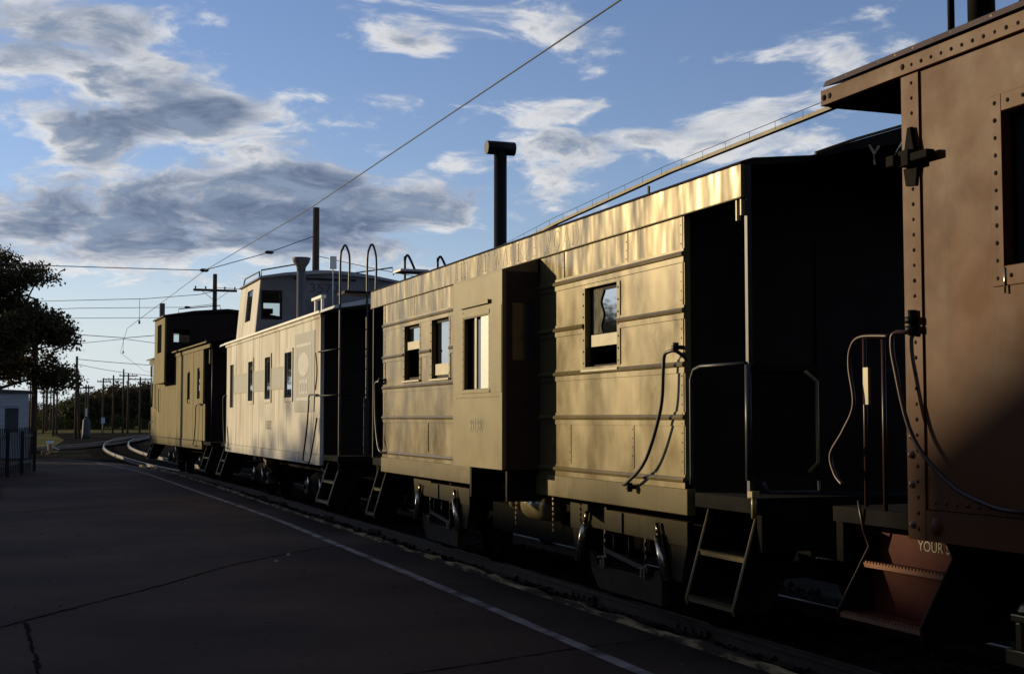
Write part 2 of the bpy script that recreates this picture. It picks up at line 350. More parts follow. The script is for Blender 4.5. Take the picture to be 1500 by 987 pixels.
def crack(pts, w):
    q = [p + Vector((random.uniform(-.012, .012), random.uniform(-.012, .012), 0)) for p in spline([(x, y, 0) for x, y in pts], 16)]
    ribbon(q, w, .004, CRACK, 'paving_seam', platform, .5)
crack([(-.1, 11.9), (.6, 13.0), (1.6, 14.6), (2.4, 16.0), (3.4, 17.3), (4.1, 18.0)], .028)
crack([(.35, 8.2), (1.4, 8.6), (2.6, 8.9), (3.9, 9.4), (4.75, 9.6)], .022)
crack([(-.2, 26), (1.2, 27.2), (2.8, 28.4), (4.7, 29.5)], .04)
crack([(.15, 12.2), (.2, 10.5), (.22, 9.0), (.24, 7.6)], .03)
crack([(-1, 39), (1.2, 39.7), (3.9, 40.6)], .06)

# splintered timbers along the platform edge
y = 2.5; k = 0
while y < 50:
    ln = random.uniform(1.9, 3.0); dx = 0 if y < 36 else -(y - 36) ** 2 * .0022
    h0 = random.uniform(.012, .035); b = MB(); ns = 9; vs_ = []; fs = []
    for i in range(ns + 1):
        yy = y + ln * i / ns; t = h0 + random.uniform(-.012, .014); w = random.uniform(.075, .115); j = random.uniform(-.015, .015)
        vs_ += [(4.812 + dx + j * .2, yy, -.12), (4.812 + dx + j * .2, yy, t), (4.812 + dx + w + j, yy, t - random.uniform(0, .02)), (4.812 + dx + w + j, yy, -.12)]
    for i in range(ns):
        a = i * 4; fs += [(a, a + 4, a + 5, a + 1), (a + 1, a + 5, a + 6, a + 2), (a + 2, a + 6, a + 7, a + 3)]
    fs += [(0, 1, 2, 3), (ns * 4 + 3, ns * 4 + 2, ns * 4 + 1, ns * 4)]
    b.add(vs_, fs).build('edge_timber', EDGE, platform)
    y += ln + random.uniform(.01, .09)

def rail_profile(mb, path, up=.02, head=None):
    prof = [(-.07, -.14), (-.07, -.127), (-.012, -.115), (-.012, -.045), (-.035, -.036), (-.035, -.006), (-.024, 0), (.024, 0), (.035, -.006), (.035, -.036), (.012, -.045), (.012, -.115), (.07, -.127), (.07, -.14)]
    vs_ = []; n = len(prof)
    for i, p in enumerate(path):
        d = (path[min(len(path) - 1, i + 1)] - path[max(0, i - 1)]).normalized(); nr = Vector((d.y, -d.x, 0))
        for a, c in prof: vs_.append(p + nr * a + Vector((0, 0, c + up)))
    mb.add(vs_, [(i * n + k, i * n + (k + 1) % n, (i + 1) * n + (k + 1) % n, (i + 1) * n + k) for i in range(len(path) - 1) for k in range(n)])
    return mb
def offset(path, o):
    out = []
    for i, p in enumerate(path):
        d = (path[min(len(path) - 1, i + 1)] - path[max(0, i - 1)]).normalized(); out.append(p + Vector((d.y, -d.x, 0)) * o)
    return out
main = spline([(TC, -14, 0), (TC, 0, 0), (TC, 20, 0), (TC, 33, 0), (5.98, 42, 0), (5.55, 52, 0), (5.42, 62, 0), (5.55, 74, 0), (6.2, 88, 0), (7.9, 108, 0), (10.9, 130, 0), (16, 152, 0), (25, 178, 0), (40, 205, 0)], 7)
sidn = spline([(-30, 44, 0), (-12, 62, 0), (-2, 74.5, 0), (4.2, 90, 0), (8.4, 110, 0), (11.6, 131, 0)], 9)
def track(name, path, tie_mesh, top, tmax):
    bed = MB(); l = offset(path, -1.7); r = offset(path, 1.7); nn = len(path)
    bed.add([p + Vector((0, 0, -.112)) for p in l] + [p + Vector((0, 0, -.112)) for p in r], [(nn + i, nn + i + 1, i + 1, i) for i in range(nn - 1)])
    t = struct(bed.build(name, STONE))
    for o in (-.7525, .7525): rail_profile(MB(), offset(path, o)).build('rail', top, t)
    hp = [p for p in path if p.y > 44]  # bright strips that draw the glint along the far rails only
    for o in (-.7525, .7525):
        e = offset(hp, o); l2 = offset(e, -.016); r2_ = offset(e, .016); k2 = len(e); up_ = Vector((0, 0, .0225))
        MB().add([p + up_ for p in l2] + [p + up_ for p in r2_], [(k2 + i, k2 + i + 1, i + 1, i) for i in range(k2 - 1)]).build('rail_glint', RAILP, t)
    # ties laid along the path
    acc = 0; nxt = .3
    for i in range(len(path) - 1):
        a, b2 = path[i], path[i + 1]; L_ = (b2 - a).length
        while nxt <= acc + L_:
            p = a + (b2 - a) * ((nxt - acc) / L_)
            if 2 < p.y < tmax:
                d = (b2 - a).normalized(); q = bpy.data.objects.new('tie', tie_mesh); COL.objects.link(q); q.parent = t
                q.location = (p.x, p.y, -.155 + random.uniform(-.006, .004)); q.rotation_euler = (0, 0, math.atan2(-d.x, d.y) + random.uniform(-.02, .02))
            nxt += .56
        acc += L_
    return t
tie_me = MB().box(-1.25, 1.25, -.115, .115, -.09, .036).build('tie', TIE); tm = tie_me.data; bpy.data.objects.remove(tie_me)
maintrack = track('railway_track', main, tm, RAILT, 112)
sidetrack = track('siding_track', sidn, tm, RAILT, 112)
# joint bars on the near rail
for y in (10.3, 12.6, 20.9, 24.2, 28.6, 31.0, 37.4):
    b = MB().box(TC - .7525 - .052, TC - .7525 - .034, y - .28, y + .28, -.085, -.028)
    for dy in (-.21, -.07, .07, .21): b.box(TC - .7525 - .075, TC - .7525 - .05, y + dy - .018, y + dy + .018, -.075, -.04)
    b.build('joint_bar', RAILS, maintrack)
# loose ballast
def stones(n):
    base = [Vector(v) for v in ((1, 0, 0), (-1, 0, 0), (0, 1, 0), (0, -1, 0), (0, 0, 1), (0, 0, -1))]
    fs0 = [(0, 2, 4), (2, 1, 4), (1, 3, 4), (3, 0, 4), (2, 0, 5), (1, 2, 5), (3, 1, 5), (0, 3, 5)]
    b = MB()
    for i in range(n):
        x = random.uniform(4.92, 8.0); y = 4 + 44 * random.random() ** 1.5
        r = random.uniform(.018, .045); c = Vector((x, y, -.112 + r * .35))
        b.add([c + Vector((v.x * r * random.uniform(.7, 1.3), v.y * r * random.uniform(.7, 1.3), v.z * r * random.uniform(.5, .9))) for v in base], fs0)
    o = b.build('ballast', STONE); o['kind'] = 'stuff'; o['label'] = 'dark crushed stone ballast lying between the rails and ties'; o['category'] = 'gravel'
stones(9000)

# ------------------------------------------------------------------ trucks
def truck(parent, yc, wb, style, xs, sy=1, tc=TC):
    """four-wheel truck; xs = side frame distance from track centre"""
    zr = .022; rw = .42
    t = MB().box(tc - .95, tc + .95, yc - .16, yc + .16, .55, .80).build('truck', UNDER, parent)
    for dy in (-wb / 2, wb / 2):
        for sx in (-1, 1):
            b = MB(); xw = tc + sx * .7525; y = yc + dy
            prof = [(.60, .0), (1.0, .0), (1.0, .3), (1.0, .75), (1.06, .85), (1.06, 1.0), (.60, 1.0)]
            n = 28; vs_ = []
            for k in range(n):
                a = 2 * math.pi * k / n
                for rr, xx in ((.86, 0), (1, .02), (1, .09), (1.07, .105), (1.07, .13), (.86, .135), (.84, .09), (.30, .05), (.22, -.02), (0.001, -.02)):
                    vs_.append((xw - sx * (xx - .045), y + math.sin(a) * rw * rr, zr + rw + math.cos(a) * rw * rr))
            m_ = 10
            fs = [(k * m_ + j, ((k + 1) % n) * m_ + j, ((k + 1) % n) * m_ + j + 1, k * m_ + j + 1) for k in range(n) for j in range(m_ - 1)]
            b.add(vs_, fs, True).build('wheel', UNDER, t)
        MB().cyl((tc - 1.0, yc + dy, zr + rw), (tc + 1.0, yc + dy, zr + rw), .07, 10).build('axle', UNDER, t)
    for sx in (-1, 1):
        X = tc + sx * xs; i = -sx
        if style == 'express':
            m_ = mat('truck_gold', (.062, .047, .019), rough=.7, spec=.15, var=.3, scale=4, grime=(.02, .015, .01)) if sx < 0 else UNDER
            poly = [(yc - 1.2, .88), (yc + .35, .88), (yc + .37, .905), (yc + 1.2, .905), (yc + 1.2, .66), (yc + .95, .66), (yc + .8, .70), (yc - 1.2, .68)]
            MB().prism_x(poly, X - .03, X + .03).build('side_frame', m_, t, .006)
            MB().box(X - .045, X - .032, yc + .0, yc + .1, .70, .875).build('frame_strap', BLACK, t)
            for d in (-wb / 2, wb / 2):
                b = MB(); s_ = 1 if d > 0 else -1
                b.prism_x([(yc + d - .2, .68), (yc + d + .2, .68), (yc + d + .1, .40), (yc + d - .1, .40)], X - .02, X + .10)
                b.build('pedestal', mat('truck_brown', (.05, .035, .018), rough=.7, var=.3, scale=6, spec=.1), t)
                b = MB().cyl((X - .06, yc + d * .78, .74), (X - .06, yc + d * .92, .38), .045, 12); b.cyl((X - .06, yc + d * .78, .74), (X - .06, yc + d * .74, .84), .02, 8)
                b.build('shock_absorber', STEEL, t)
            b = MB().prism_x([(yc - .72, .16), (yc + .55, .16), (yc + .72, .30), (yc + .78, .48), (yc + .70, .48), (yc + .58, .37), (yc - .55, .37), (yc - .60, .44), (yc - .74, .44)], X - .02, X + .05)
            b.build('spring_plank', mat('truck_brown', (.1, .07, .04)), t, .008)
            for d in (-.42, .42):
                b = MB()
                for q in range(9):
                    z0 = .68 - q * .036
                    if q % 2: b.box(X - .03, X - .006, yc + d - .004, yc + d + .004, z0 - .022, z0 + .02)
                    else: b.box(X - .022, X - .014, yc + d - .012, yc + d + .012, z0 - .022, z0 + .02)
                b.build('chain', STEEL, t)
                MB().box(X - .05, X - .02, yc + d - .045, yc + d - .015, .36, .46).box(X - .05, X - .02, yc + d + .015, yc + d + .045, .36, .44).build('hanger_bolt', STEEL, t)
            MB().bar((X - .03, yc - .5, .43), (X - .03, yc + .35, .52), .025, .04).build('brake_rod', mat('rod_brown', (.09, .055, .03)), t)
            for q in range(4): MB().box(X - .0, X + .05, yc - .3 + q * .004, yc + .3 - q * .004, .38 + q * .03, .40 + q * .03).build('spring_leaf', UNDER, t)
            MB().bar((X - .04, yc + .3, .47), (X - .04, yc + .52, .45), .03, .018).build('bright_bar', STEEL, t)
            for d in (-.12, .2): MB().tube([(X - .03, yc + d, .68), (X - .03, yc + d, .52), (X - .03, yc + d + .07, .51)], .008, 6).build('hook', PIPE, t)
        else:
            m_ = UNDER
            b = MB().prism_x([(yc - wb / 2 - .2, .60), (yc - .35, .74), (yc + .35, .74), (yc + wb / 2 + .2, .60), (yc + wb / 2 + .2, .47), (yc + .3, .30), (yc - .3, .30), (yc - wb / 2 - .2, .47)], X - .05, X + .05)
            b.build('side_frame', m_, t, .01)
            for d in (-wb / 2, wb / 2):
                MB().box(X - .12, X + .06, yc + d - .12, yc + d + .12, .34, .58).build('journal_box', mat('journal_iron', (.06, .045, .03), rough=.6, var=.3), t, .02)
                b = MB().cyl((X - .14, yc + d * .55, .66), (X - .14, yc + d * .62, .36), .03, 8); b.build('hanger', STEEL, t); MB().dome((X - .12, yc + d, .46), .06).build('journal_cap', UNDER, t)
            for q in range(4):
                MB().tube([(X - .02, yc - .15 + q * .1, .34), (X - .02, yc - .15 + q * .1, .62)], .04, 8).build('spring', UNDER, t)
            MB().tube([(X - .10, yc - .5, .82), (X - .10, yc - .5, .55), (X - .10, yc - .45, .42), (X - .1, yc - .3, .36)], .02, 6).build('brake_hanger', mat('hanger_ochre', (.2, .14, .06), rough=.5), t)
            b = MB().bar((X - .1, yc - .75, .78), (X - .1, yc - .4, .84), .04, .05); b.box(X - .14, X - .06, yc - .85, yc - .72, .72, .83)
            b.build('brake_head', mat('hanger_ochre', (.2, .14, .06)), t, .01)
    return t

def steps(parent, x0, x1, y0, y1, ztop, zbot, n, m, edge=STEEL, tread=STEEL):
    """stirrup steps under a platform: two sloped stringers and treads with a bright nosing"""
    for y in (y0, y1):
        pts = [(x0 + .11, ztop), (x0 - .085, zbot), (x0 + .2, zbot), (x0 + .55, ztop)]
        o = MB().add([(x, y + e, z) for e in (-.012, .012) for x, z in pts], [(0, 1, 2, 3), (7, 6, 5, 4)] + [(k, 4 + k, 4 + (k + 1) % 4, (k + 1) % 4) for k in range(4)]).build('step_side', m, parent)
        MB().tube([(x0 + .105, y, ztop), (x0 - .09, y, zbot + .01), (x0 - .08, y, zbot - .03)], .011, 6).build('step_edge', edge, o)
    for i in range(n):
        z = zbot + (ztop - zbot) * i / n; xa = x0 - .07 + .2 * i / n
        MB().box(xa, xa + .28, y0 + .012, y1 - .012, z, z + .025).build('tread', m, o)
        b = MB(); b.box(xa - .012, xa - .001, y0 + .014, y1 - .014, z - .004, z + .03)
        for q in range(int((y1 - y0) / .03)): b.box(xa - .02, xa + .03, y0 + .02 + q * .03, y0 + .034 + q * .03, z + .026, z + .036)
        b.build('tread_nosing', tread, o)
    return o
def wheel_ring(mb, c, r, t, ax='y', n=20):
    pts = [(c[0] + math.cos(2 * math.pi * k / n) * r, c[1], c[2] + math.sin(2 * math.pi * k / n) * r) for k in range(n + 1)]
    return mb.tube(pts, t, 6, False)

# ------------------------------------------------------------------ serif letters (strokes on a 0..1 x 0..1 cell)
GL = {'T': (.8, [((.4, 0), (.4, 1), .16), ((0, .95), (.8, .95), .07)]), 'H': (.9, [((.15, 0), (.15, 1), .16), ((.75, 0), (.75, 1), .16), ((.15, .5), (.75, .5), .06)]),
      'E': (.75, [((.15, 0), (.15, 1), .16), ((.1, .96), (.7, .96), .07), ((.1, .5), (.55, .5), .06), ((.1, .04), (.72, .04), .07)]),
      'M': (1.1, [((.12, 0), (.12, 1), .08), ((.98, 0), (.98, 1), .16), ((.12, 1), (.55, .1), .14), ((.55, .1), (.98, 1), .07)]),
      'I': (.4, [((.2, 0), (.2, 1), .17)]), 'L': (.75, [((.15, 0), (.15, 1), .16), ((.1, .04), (.72, .04), .07)]),
      'W': (1.2, [((.1, 1), (.38, 0), .15), ((.38, 0), (.6, .9), .07), ((.6, .9), (.85, 0), .15), ((.85, 0), (1.1, 1), .07)]),
      'A': (.95, [((.1, 0), (.48, 1), .07), ((.48, 1), (.85, 0), .16), ((.25, .33), (.7, .33), .06)]),
      'U': (.9, [((.15, 1), (.15, .25), .16), ((.75, 1), (.75, .25), .07), ((.15, .28), (.3, .04), .12), ((.3, .04), (.6, .04), .08), ((.6, .04), (.75, .28), .08)]),
      'K': (.92, [((.15, 0), (.15, 1), .16), ((.2, .4), (.75, 1), .07), ((.35, .55), (.85, 0), .15)]),
      'R': (.92, [((.15, 0), (.15, 1), .16), ((.15, .96), (.6, .96), .07), ((.6, .96), (.75, .82), .12), ((.75, .82), (.75, .64), .15), ((.75, .64), (.6, .5), .12), ((.6, .5), (.15, .5), .06), ((.5, .5), (.85, 0), .14)]),
      'O': (.95, [((.3, .04), (.65, .04), .08), ((.3, .96), (.65, .96), .08), ((.13, .25), (.13, .75), .15), ((.82, .25), (.82, .75), .15), ((.13, .72), (.32, .97), .12), ((.82, .72), (.63, .97), .12), ((.13, .28), (.32, .03), .12), ((.82, .28), (.63, .03), .12)]),
      'D': (.95, [((.15, 0), (.15, 1), .16), ((.1, .96), (.55, .96), .07), ((.1, .04), (.55, .04), .07), ((.55, .97), (.8, .7), .12), ((.8, .72), (.8, .28), .15), ((.8, .3), (.55, .03), .12)]), ' ': (.6, [])}
def letters(txt, x, ystart, z0, h, step, parent, m):
    """letters on a wall at x facing -X, running towards -Y from ystart"""
    b = MB(); u = ystart; dep = 0
    for ch in txt:
        w, st = GL[ch]
        for a, c, t in st:
            p = Vector((x - .004, u - a[0] * h * 1.12, z0 + a[1] * h)); q = Vector((x - .004, u - c[0] * h * 1.12, z0 + c[1] * h))
            d = (q - p).normalized(); nr = Vector((0, -d.z, d.y)); t2 = t * h * .55; dep = (dep + 1) % 5; X0 = x - .0015 - dep * .0003
            vs_ = [p + nr * t2 / 2, q + nr * t2 / 2, q - nr * t2 / 2, p - nr * t2 / 2]
            vs_ = [(X0, v.y, v.z) for v in vs_] + [(x + .004, v.y, v.z) for v in vs_]
            b.add(vs_, [(0, 1, 2, 3), (7, 6, 5, 4), (0, 4, 5, 1), (1, 5, 6, 2), (2, 6, 7, 3), (3, 7, 4, 0)])
            if abs(a[0] - c[0]) < .02 and abs(c[1] - a[1]) > .9 and t > .1:     # serifs
                for e in (p, q):
                    b.box(X0, x + .004, e.y - t2 * .95, e.y + t2 * .95, e.z - .012 if e.z > z0 + h / 2 else e.z, e.z if e.z > z0 + h / 2 else e.z + .012)
        u -= (w * 1.12 + .20) * h * step
    return b.build('lettering', m, parent)

# ------------------------------------------------------------------ shared body pieces
def sash(parent, x, y0, y1, z0, z1, g, split=None, m=WOODS, fr=.035, rec=.09, open_below=False, open_above=False):
    """window set back behind the side sheet"""
    X = x + rec
    f = MB()
    f.box(X, X + .03, y0, y1, z0, z0 + fr).box(X, X + .03, y0, y1, z1 - fr, z1).box(X, X + .03, y0, y0 + fr, z0 + fr, z1 - fr).box(X, X + .03, y1 - fr, y1, z0 + fr, z1 - fr)
    w = f.build('window', BROWN, parent)
    if split:
        MB().box(X - .02, X + .012, y0 + fr, y1 - fr, split - .05, split + .05).build('meeting_rail', m, w)
        if not open_above: MB().box(X + .008, X + .014, y0 + fr, y1 - fr, split + .05, z1 - fr).build('pane', g, w)
        if not open_below: MB().box(X + .016, X + .022, y0 + fr, y1 - fr, z0 + fr, split - .05).build('pane', g, w)
    else:
        MB().box(X + .008, X + .014, y0 + fr, y1 - fr, z0 + fr, z1 - fr).build('pane', g, w)
    return w
def grab_iron(parent, pts, r, m, knobs=(), name='grab_iron'):
    b = MB().tube(spline(pts, 6), r, 8); o = b.build(name, m, parent)
    for k in knobs:
        MB().cyl((k[0], k[1], k[2] - .035), (k[0], k[1], k[2] + .035), .022, 8).cyl((k[0] - .03, k[1], k[2]), (k[0] + .09, k[1], k[2]), .016, 8).build('grab_bracket', BLACK, o)
    return o
def chimney(parent, x, y, z0, z1, r, cap, m):
    b = MB().tube([(x, y, z0), (x, y, z0 + .06), (x, y, z0 + .1), (x, y, z1)], [r * 1.9, r * 1.8, r, r], 18)
    o = b.build('smoke_jack', m, parent)
    if cap == 'tee':
        MB().tube([(x - .20, y, z1 + r * .72), (x + .20, y, z1 + r * .72)], r * 1.05, 18).build('jack_cap', m, o)
    else:
        MB().tube([(x, y, z1 - .06), (x, y, z1 + .02), (x, y, z1 + .12), (x, y, z1 + .20), (x, y, z1 + .21)], [r, r * 1.1, r * 1.9, r * 2.2, r * 2.2], 18).build('jack_cap', m, o)
    return o

# ================================================================== gold ribbed caboose with bay window
def gold_caboose():
    xs, xf = 4.66, 7.66
    c = thing('caboose', 'gold ribbed caboose with a side bay window and faded serif lettering', 'caboose', (TC, 13.35, .02))
    B0, B1, R0, R1 = 9.00, 17.69, 8.13, 18.32
    bay0, bay1, bx = 11.94, 13.43, 4.28
    zs = [1.24, 1.70, 2.09, 2.49, 2.91, 3.20]
    wins = [(10.19, 10.85, 2.12, 2.82), (15.96, 16.63, 2.17, 2.85), (14.77, 15.44, 2.16, 2.85)]
    seams = {0: [], 1: [], 2: [], 3: [], 4: []}
    for i in range(5):
        for (ya, yb) in ((B0, bay0), (bay1, B1)):
            cuts = [ya] + [v for v in ([10.87] if ya < 10 else [14.62]) if i in (3, 4)] + [yb]
            for q in range(len(cuts) - 1):
                px = xs + random.uniform(-.003, .003)
                MB().wall_x(px, xs + .05, cuts[q] + .001, cuts[q + 1] - .001, zs[i] + .001, zs[i + 1] - .001, wins).build('side_panel', GOLD if i == 4 else GOLDP, c)
    # horizontal ribs: rolled bead with a flat flange beneath
    for i, z in enumerate(zs[:-1]):
        for (ya, yb) in ((B0 + .002, bay0 - .002), (bay1 + .002, B1 - .002)):
            segs = [(ya, yb)]
            for w in wins:
                if w[2] - .02 < z < w[3] + .02:
                    segs = [s2 for (a, e) in segs for s2 in (((a, w[0] - .03), (w[1] + .03, e)) if a < w[0] < e else ((a, e),))]
            for a, e in segs:
                prof = [(xs, z + .045), (xs - .006, z + .045), (xs - .006, z + .026), (xs - .018, z + .020), (xs - .026, z + .006), (xs - .022, z - .010), (xs - .008, z - .016), (xs - .008, z - .058), (xs, z - .058)]
                MB().prism_y(prof, a, e).build('rib', GOLDP, c)
    # window trim plates with rivets, and sashes
    for (a, e, z0, z1) in wins:
        MB().box(xs - .007, xs - .003, e + .002, e + .06, z0, z1).build('window_trim', GOLDB, c)
        tr = MB().box(xs - .007, xs - .003, a - .06, a - .002, z0, z1).build('window_trim', GOLDB, c)
        rv = MB()
        for q in range(7):
            zz = z0 + .05 + q * (z1 - z0 - .1) / 6; rv.dome((xs - .0068, a - .03, zz), .011); rv.dome((xs - .0068, e + .03, zz), .011)
        rv.build('rivets', DARKR, tr, kind='stuff')
        MB().box(xs - .03, xs + .03, a - .05, e + .05, z0 - .028, z0 - .004).build('window_ledge', WOODS, c, .004)
    w = sash(c, xs, 10.19, 10.85, 2.12, 2.82, GLASS, split=2.36, rec=.055, open_below=True)
    b = MB(); vs_ = []; nn = 14
    for q in range(nn + 1):
        zz = 2.42 + (2.80 - 2.42) * q / nn; yy = 10.62 + .03 * math.sin(q * .8) - .05 * (q / nn - .6) ** 2
        vs_ += [(xs + .058, yy, zz), (xs + .058, 10.815, zz), (xs + .052, yy, zz), (xs + .052, 10.815, zz)]
    b.add(vs_, [f_ for q in range(nn) for f_ in ((q * 4 + 2, q * 4 + 6, q * 4 + 7, q * 4 + 3), (q * 4, q * 4 + 1, q * 4 + 5, q * 4 + 4), (q * 4, q * 4 + 4, q * 4 + 6, q * 4 + 2))]).build('torn_blind', CURT, w)
    sash(c, xs, 15.96, 16.63, 2.17, 2.85, GLASS, split=2.60, rec=.048, open_below=True)
    w = sash(c, xs, 14.77, 15.44, 2.16, 2.85, GLASS, rec=.048)
    MB().box(xs + .03, xs + .047, 14.81, 15.41, 2.20, 2.33).build('meeting_rail', WOODS, w)
    for yy, z0, z1 in ((9.04, 1.28, 3.19), (11.2, 1.30, 1.68), (9.9, 1.30, 1.68), (14.1, 1.30, 1.68), (15.6, 1.30, 1.68), (17.6, 1.28, 3.19), (10.0, 2.95, 3.19), (11.35, 2.95, 3.19), (16.2, 2.95, 3.19)):
        sm2 = MB().box(xs - .0055, xs - .0032, yy - .022, yy + .022, z0, z1).build('seam_strip', GOLDP, c)
        rv = MB(); q = z0 + .03
        while q < z1 - .02: rv.dome((xs - .0055, yy + random.uniform(-.003, .003), q), random.uniform(.006, .009)); q += .07
        rv.build('rivets', GOLDD, sm2, kind='stuff')
    # letterboard and sill
    MB().box(xs - .016, xs + .05, R0, R1, 3.205, 3.43).build('letterboard', GOLD, c)
    MB().box(xs - .024, xs - .002, R0, R1, 3.196, 3.204).build('drip_strip', GOLDD, c)
    letters('THE MILWAUKEE ROAD', xs - .016, 14.5, 3.228, .175, 1.0, c, GOLDL)
    MB().box(xs - .012, xs + .06, 8.96, 17.74, .99, 1.18).build('sill_plate', GOLDD, c, .006)
    # roof
    prof = [(4.63, 3.43), (4.66, 3.455), (4.74, 3.48), (5.23, 3.53), (5.56, 3.65), (6.0, 3.79), (6.16, 3.81), (6.32, 3.79), (6.76, 3.65), (7.09, 3.53), (7.58, 3.48), (7.69, 3.43), (7.6, 3.41), (6.16, 3.70), (5.5, 3.58), (5.1, 3.47), (4.72, 3.425)]
    rf = MB().prism_y(prof, R0, R1).build('roof', BROWN, c)
    MB().tube([(x, R0 - .012, z + .012) for x, z in prof[3:7]], .012, 6).build('roof_edge', GOLDD, rf)
    # running board over the roof
    wk = [(6.08, R0 + .02, 4.17), (6.08, 12, 4.13), (6.08, 15, 4.02), (6.08, 17, 3.90)]
    MB().bar(wk[0], wk[1], .05, .032).build('running_board', mat('walk_wood', (.16, .12, .06), rough=.6, var=.3, scale=6), rf)
    MB().bar(wk[1], wk[2], .05, .032).build('running_board', MATS['walk_wood'], rf); MB().bar(wk[2], wk[3], .05, .032).build('running_board', MATS['walk_wood'], rf)
    MB().tube([(p[0] - .06, p[1], p[2] + .05) for p in wk], .003, 5).build('safety_wire', BLACK, rf)
    b = MB()
    for q in range(20):
        yy = R0 + .1 + q * .43; zz = np.interp(yy, [p[1] for p in wk], [p[2] for p in wk]); b.cyl((6.02, yy, zz - .02), (6.02, yy, zz + .051), .002, 4)
    b.build('wire_posts', BLACK, rf, kind='stuff')
    for q, zz in ((12.6, 4.08), (14.9, 4.0), (16.9, 3.87)): MB().bar((6.12, q, 3.78), (6.12, q, zz), .02, .03).build('board_bracket', BLACK, rf)
    # ends and inside
    MB().wall_x(xf - .05, xf, B0, B1, 1.0, 3.42).build('far_wall', BROWN, c)
    for yy, s_ in ((B0, 1), (B1 - .05, -1)):
        b = MB(); b.box(xs + .055, xf - .055, yy, yy + .05, 1.0, 3.42).prism_y([(5.1, 3.42), (7.2, 3.42), (6.6, 3.62), (6.16, 3.68), (5.7, 3.62)], yy + .003, yy + .047)
        ew = b.build('end_wall', BROWN, c)
        yo = yy - .012 if s_ > 0 else yy + .05
        MB().box(5.78, 6.52, yo, yo + .012, 1.15, 3.05).build('end_door', DARKR, ew)
        if s_ > 0:
            MB().tube([(5.15, yy - .01, 2.95), (5.15, yy - .06, 2.93), (5.15, yy - .06, 2.28), (5.15, yy - .01, 2.26)], .012, 6).build('handhold', PIPE, ew)
    MB().box(xs + .055, xf - .055, B0 + .055, B1 - .055, 1.02, 1.12).build('floor', UNDER, c)
    MB().box(5.4, 6.9, R0 + .05, R1 - .05, .72, 1.0).build('underframe', UNDER, c)
    # bay
    t = .04
    hol = [(12.32, 13.07, 1.98, 2.69)]
    b = MB().wall_x(bx, bx + t, bay0, bay1, 1.22, 3.07, hol)
    b.box(bx + t, xs, bay1 - t, bay1, 1.22, 3.07).box(bx + t + .001, xs - .001, bay0 + t, bay1 - t, 1.222, 1.26)
    by = b.build('bay_window', GOLDB, c)
    MB().prism_y([(bx, 3.071), (bx, 3.085), (xs - .02, 3.195), (xs - .02, 3.071)], bay0, bay1).build('bay_roof', GOLDB, by)
    b = MB()
    for (x0, x1, z0, z1) in ((bx + t, xs, 1.22, 2.24), (bx + t, xs, 2.78, 3.07), (bx + t, 4.385, 2.24, 2.78), (4.60, xs, 2.24, 2.78)): b.box(x0, x1, bay0, bay0 + t, z0, z1)
    b.build('bay_cheek', mat('bay_cheek_shade', (.055, .028, .020), rough=.7, var=.2, spec=.1), by)  # the cheek's shade is put into a dark colour of its own
    MB().box(4.385, 4.60, bay0 + .018, bay0 + .024, 2.24, 2.78).build('bay_cheek_pane', glass('bay_cheek_glass', refl=.06, rough=.15), by)
    MB().box(bx + .001, bx + .004, bay0 - .0035, bay0 - .0005, 1.22, 3.07).build('bay_corner_edge', GOLDB, by)
    # two upright panes with trim on the bay front
    MB().box(bx - .022, bx - .001, 12.26, 13.16, 2.80, 2.83).box(bx - .03, bx - .022, 12.26, 13.16, 2.795, 2.835).build('bay_hood', GOLDB, by)
    MB().box(bx - .010, bx - .001, 12.28, 13.11, 2.70, 2.74).build('bay_trim', GOLDB, by); MB().box(bx - .012, bx - .001, 12.26, 13.12, 1.945, 1.972).build('bay_trim', GOLDB, by)
    for ya, yb in ((bay0 + .01, 12.30), (13.09, bay1 - .01)):
        MB().box(bx - .004, bx - .001, ya, yb, 1.94, 2.76).build('bay_patch', GOLDB, by)
    rv = MB()
    for q in range(10):
        for yy in (12.285, 13.10): rv.dome((bx - .0042, yy, 1.99 + q * .075), .007)
    for q in range(18): rv.dome((bx - .001, 12.02 + q * .075, 1.90), .007)
    rv.build('bay_rivets', GOLDD, by, kind='stuff')
    MB().box(bx + .015, bx + .035, 12.72, 12.78, 1.985, 2.685).build('window_slide', WOODS, by)
    MB().box(bx + .012, bx + .02, 12.325, 12.58, 1.985, 2.685).build('frosted_pane', FROST, by)
    MB().box(bx + .07, bx + .08, 12.585, 13.06, 1.985, 2.685).build('dark_pane', GLASSD, by)
    text_on('991980', .19, (bx - .0015, 12.68, 1.62), SIDE, mat('bay_number', (.128, .097, .040), rough=.5, var=.15, scale=6), by, .72)
    MB().box(bx + .05, xs + .02, 12.98, 13.03, .92, 1.218).build('bay_brace', BROWN, by)
    MB().box(bx + .08, xs + .02, 12.02, 12.06, .92, 1.218).build('bay_brace', BROWN, by)
    # smoke jack
    chimney(c, 6.16, 17.25, 3.78, 5.28, .088, 'tee', BLACK)
    # platforms, steps, posts, rails
    for (y0, y1, s_) in ((R0 - .02, B0 - .06, -1), (B1 + .06, R1 + .02, 1)):
        MB().box(xs + .03, xf - .03, y0, y1, 1.06, 1.16).build('platform_deck', UNDER, c)
        yo = y0 if s_ < 0 else y1
        MB().box(4.75, 7.57, yo - .03, yo + .03, .80, 1.06).build('end_beam', UNDER, c)
        for xx in (xs + .02, xf - .05):
            MB().box(xx, xx + .035, yo - .02 * s_ - .018, yo - .02 * s_ + .018, 1.16, 3.425).build('corner_post', PIPE if s_ < 0 else BLACK, c)
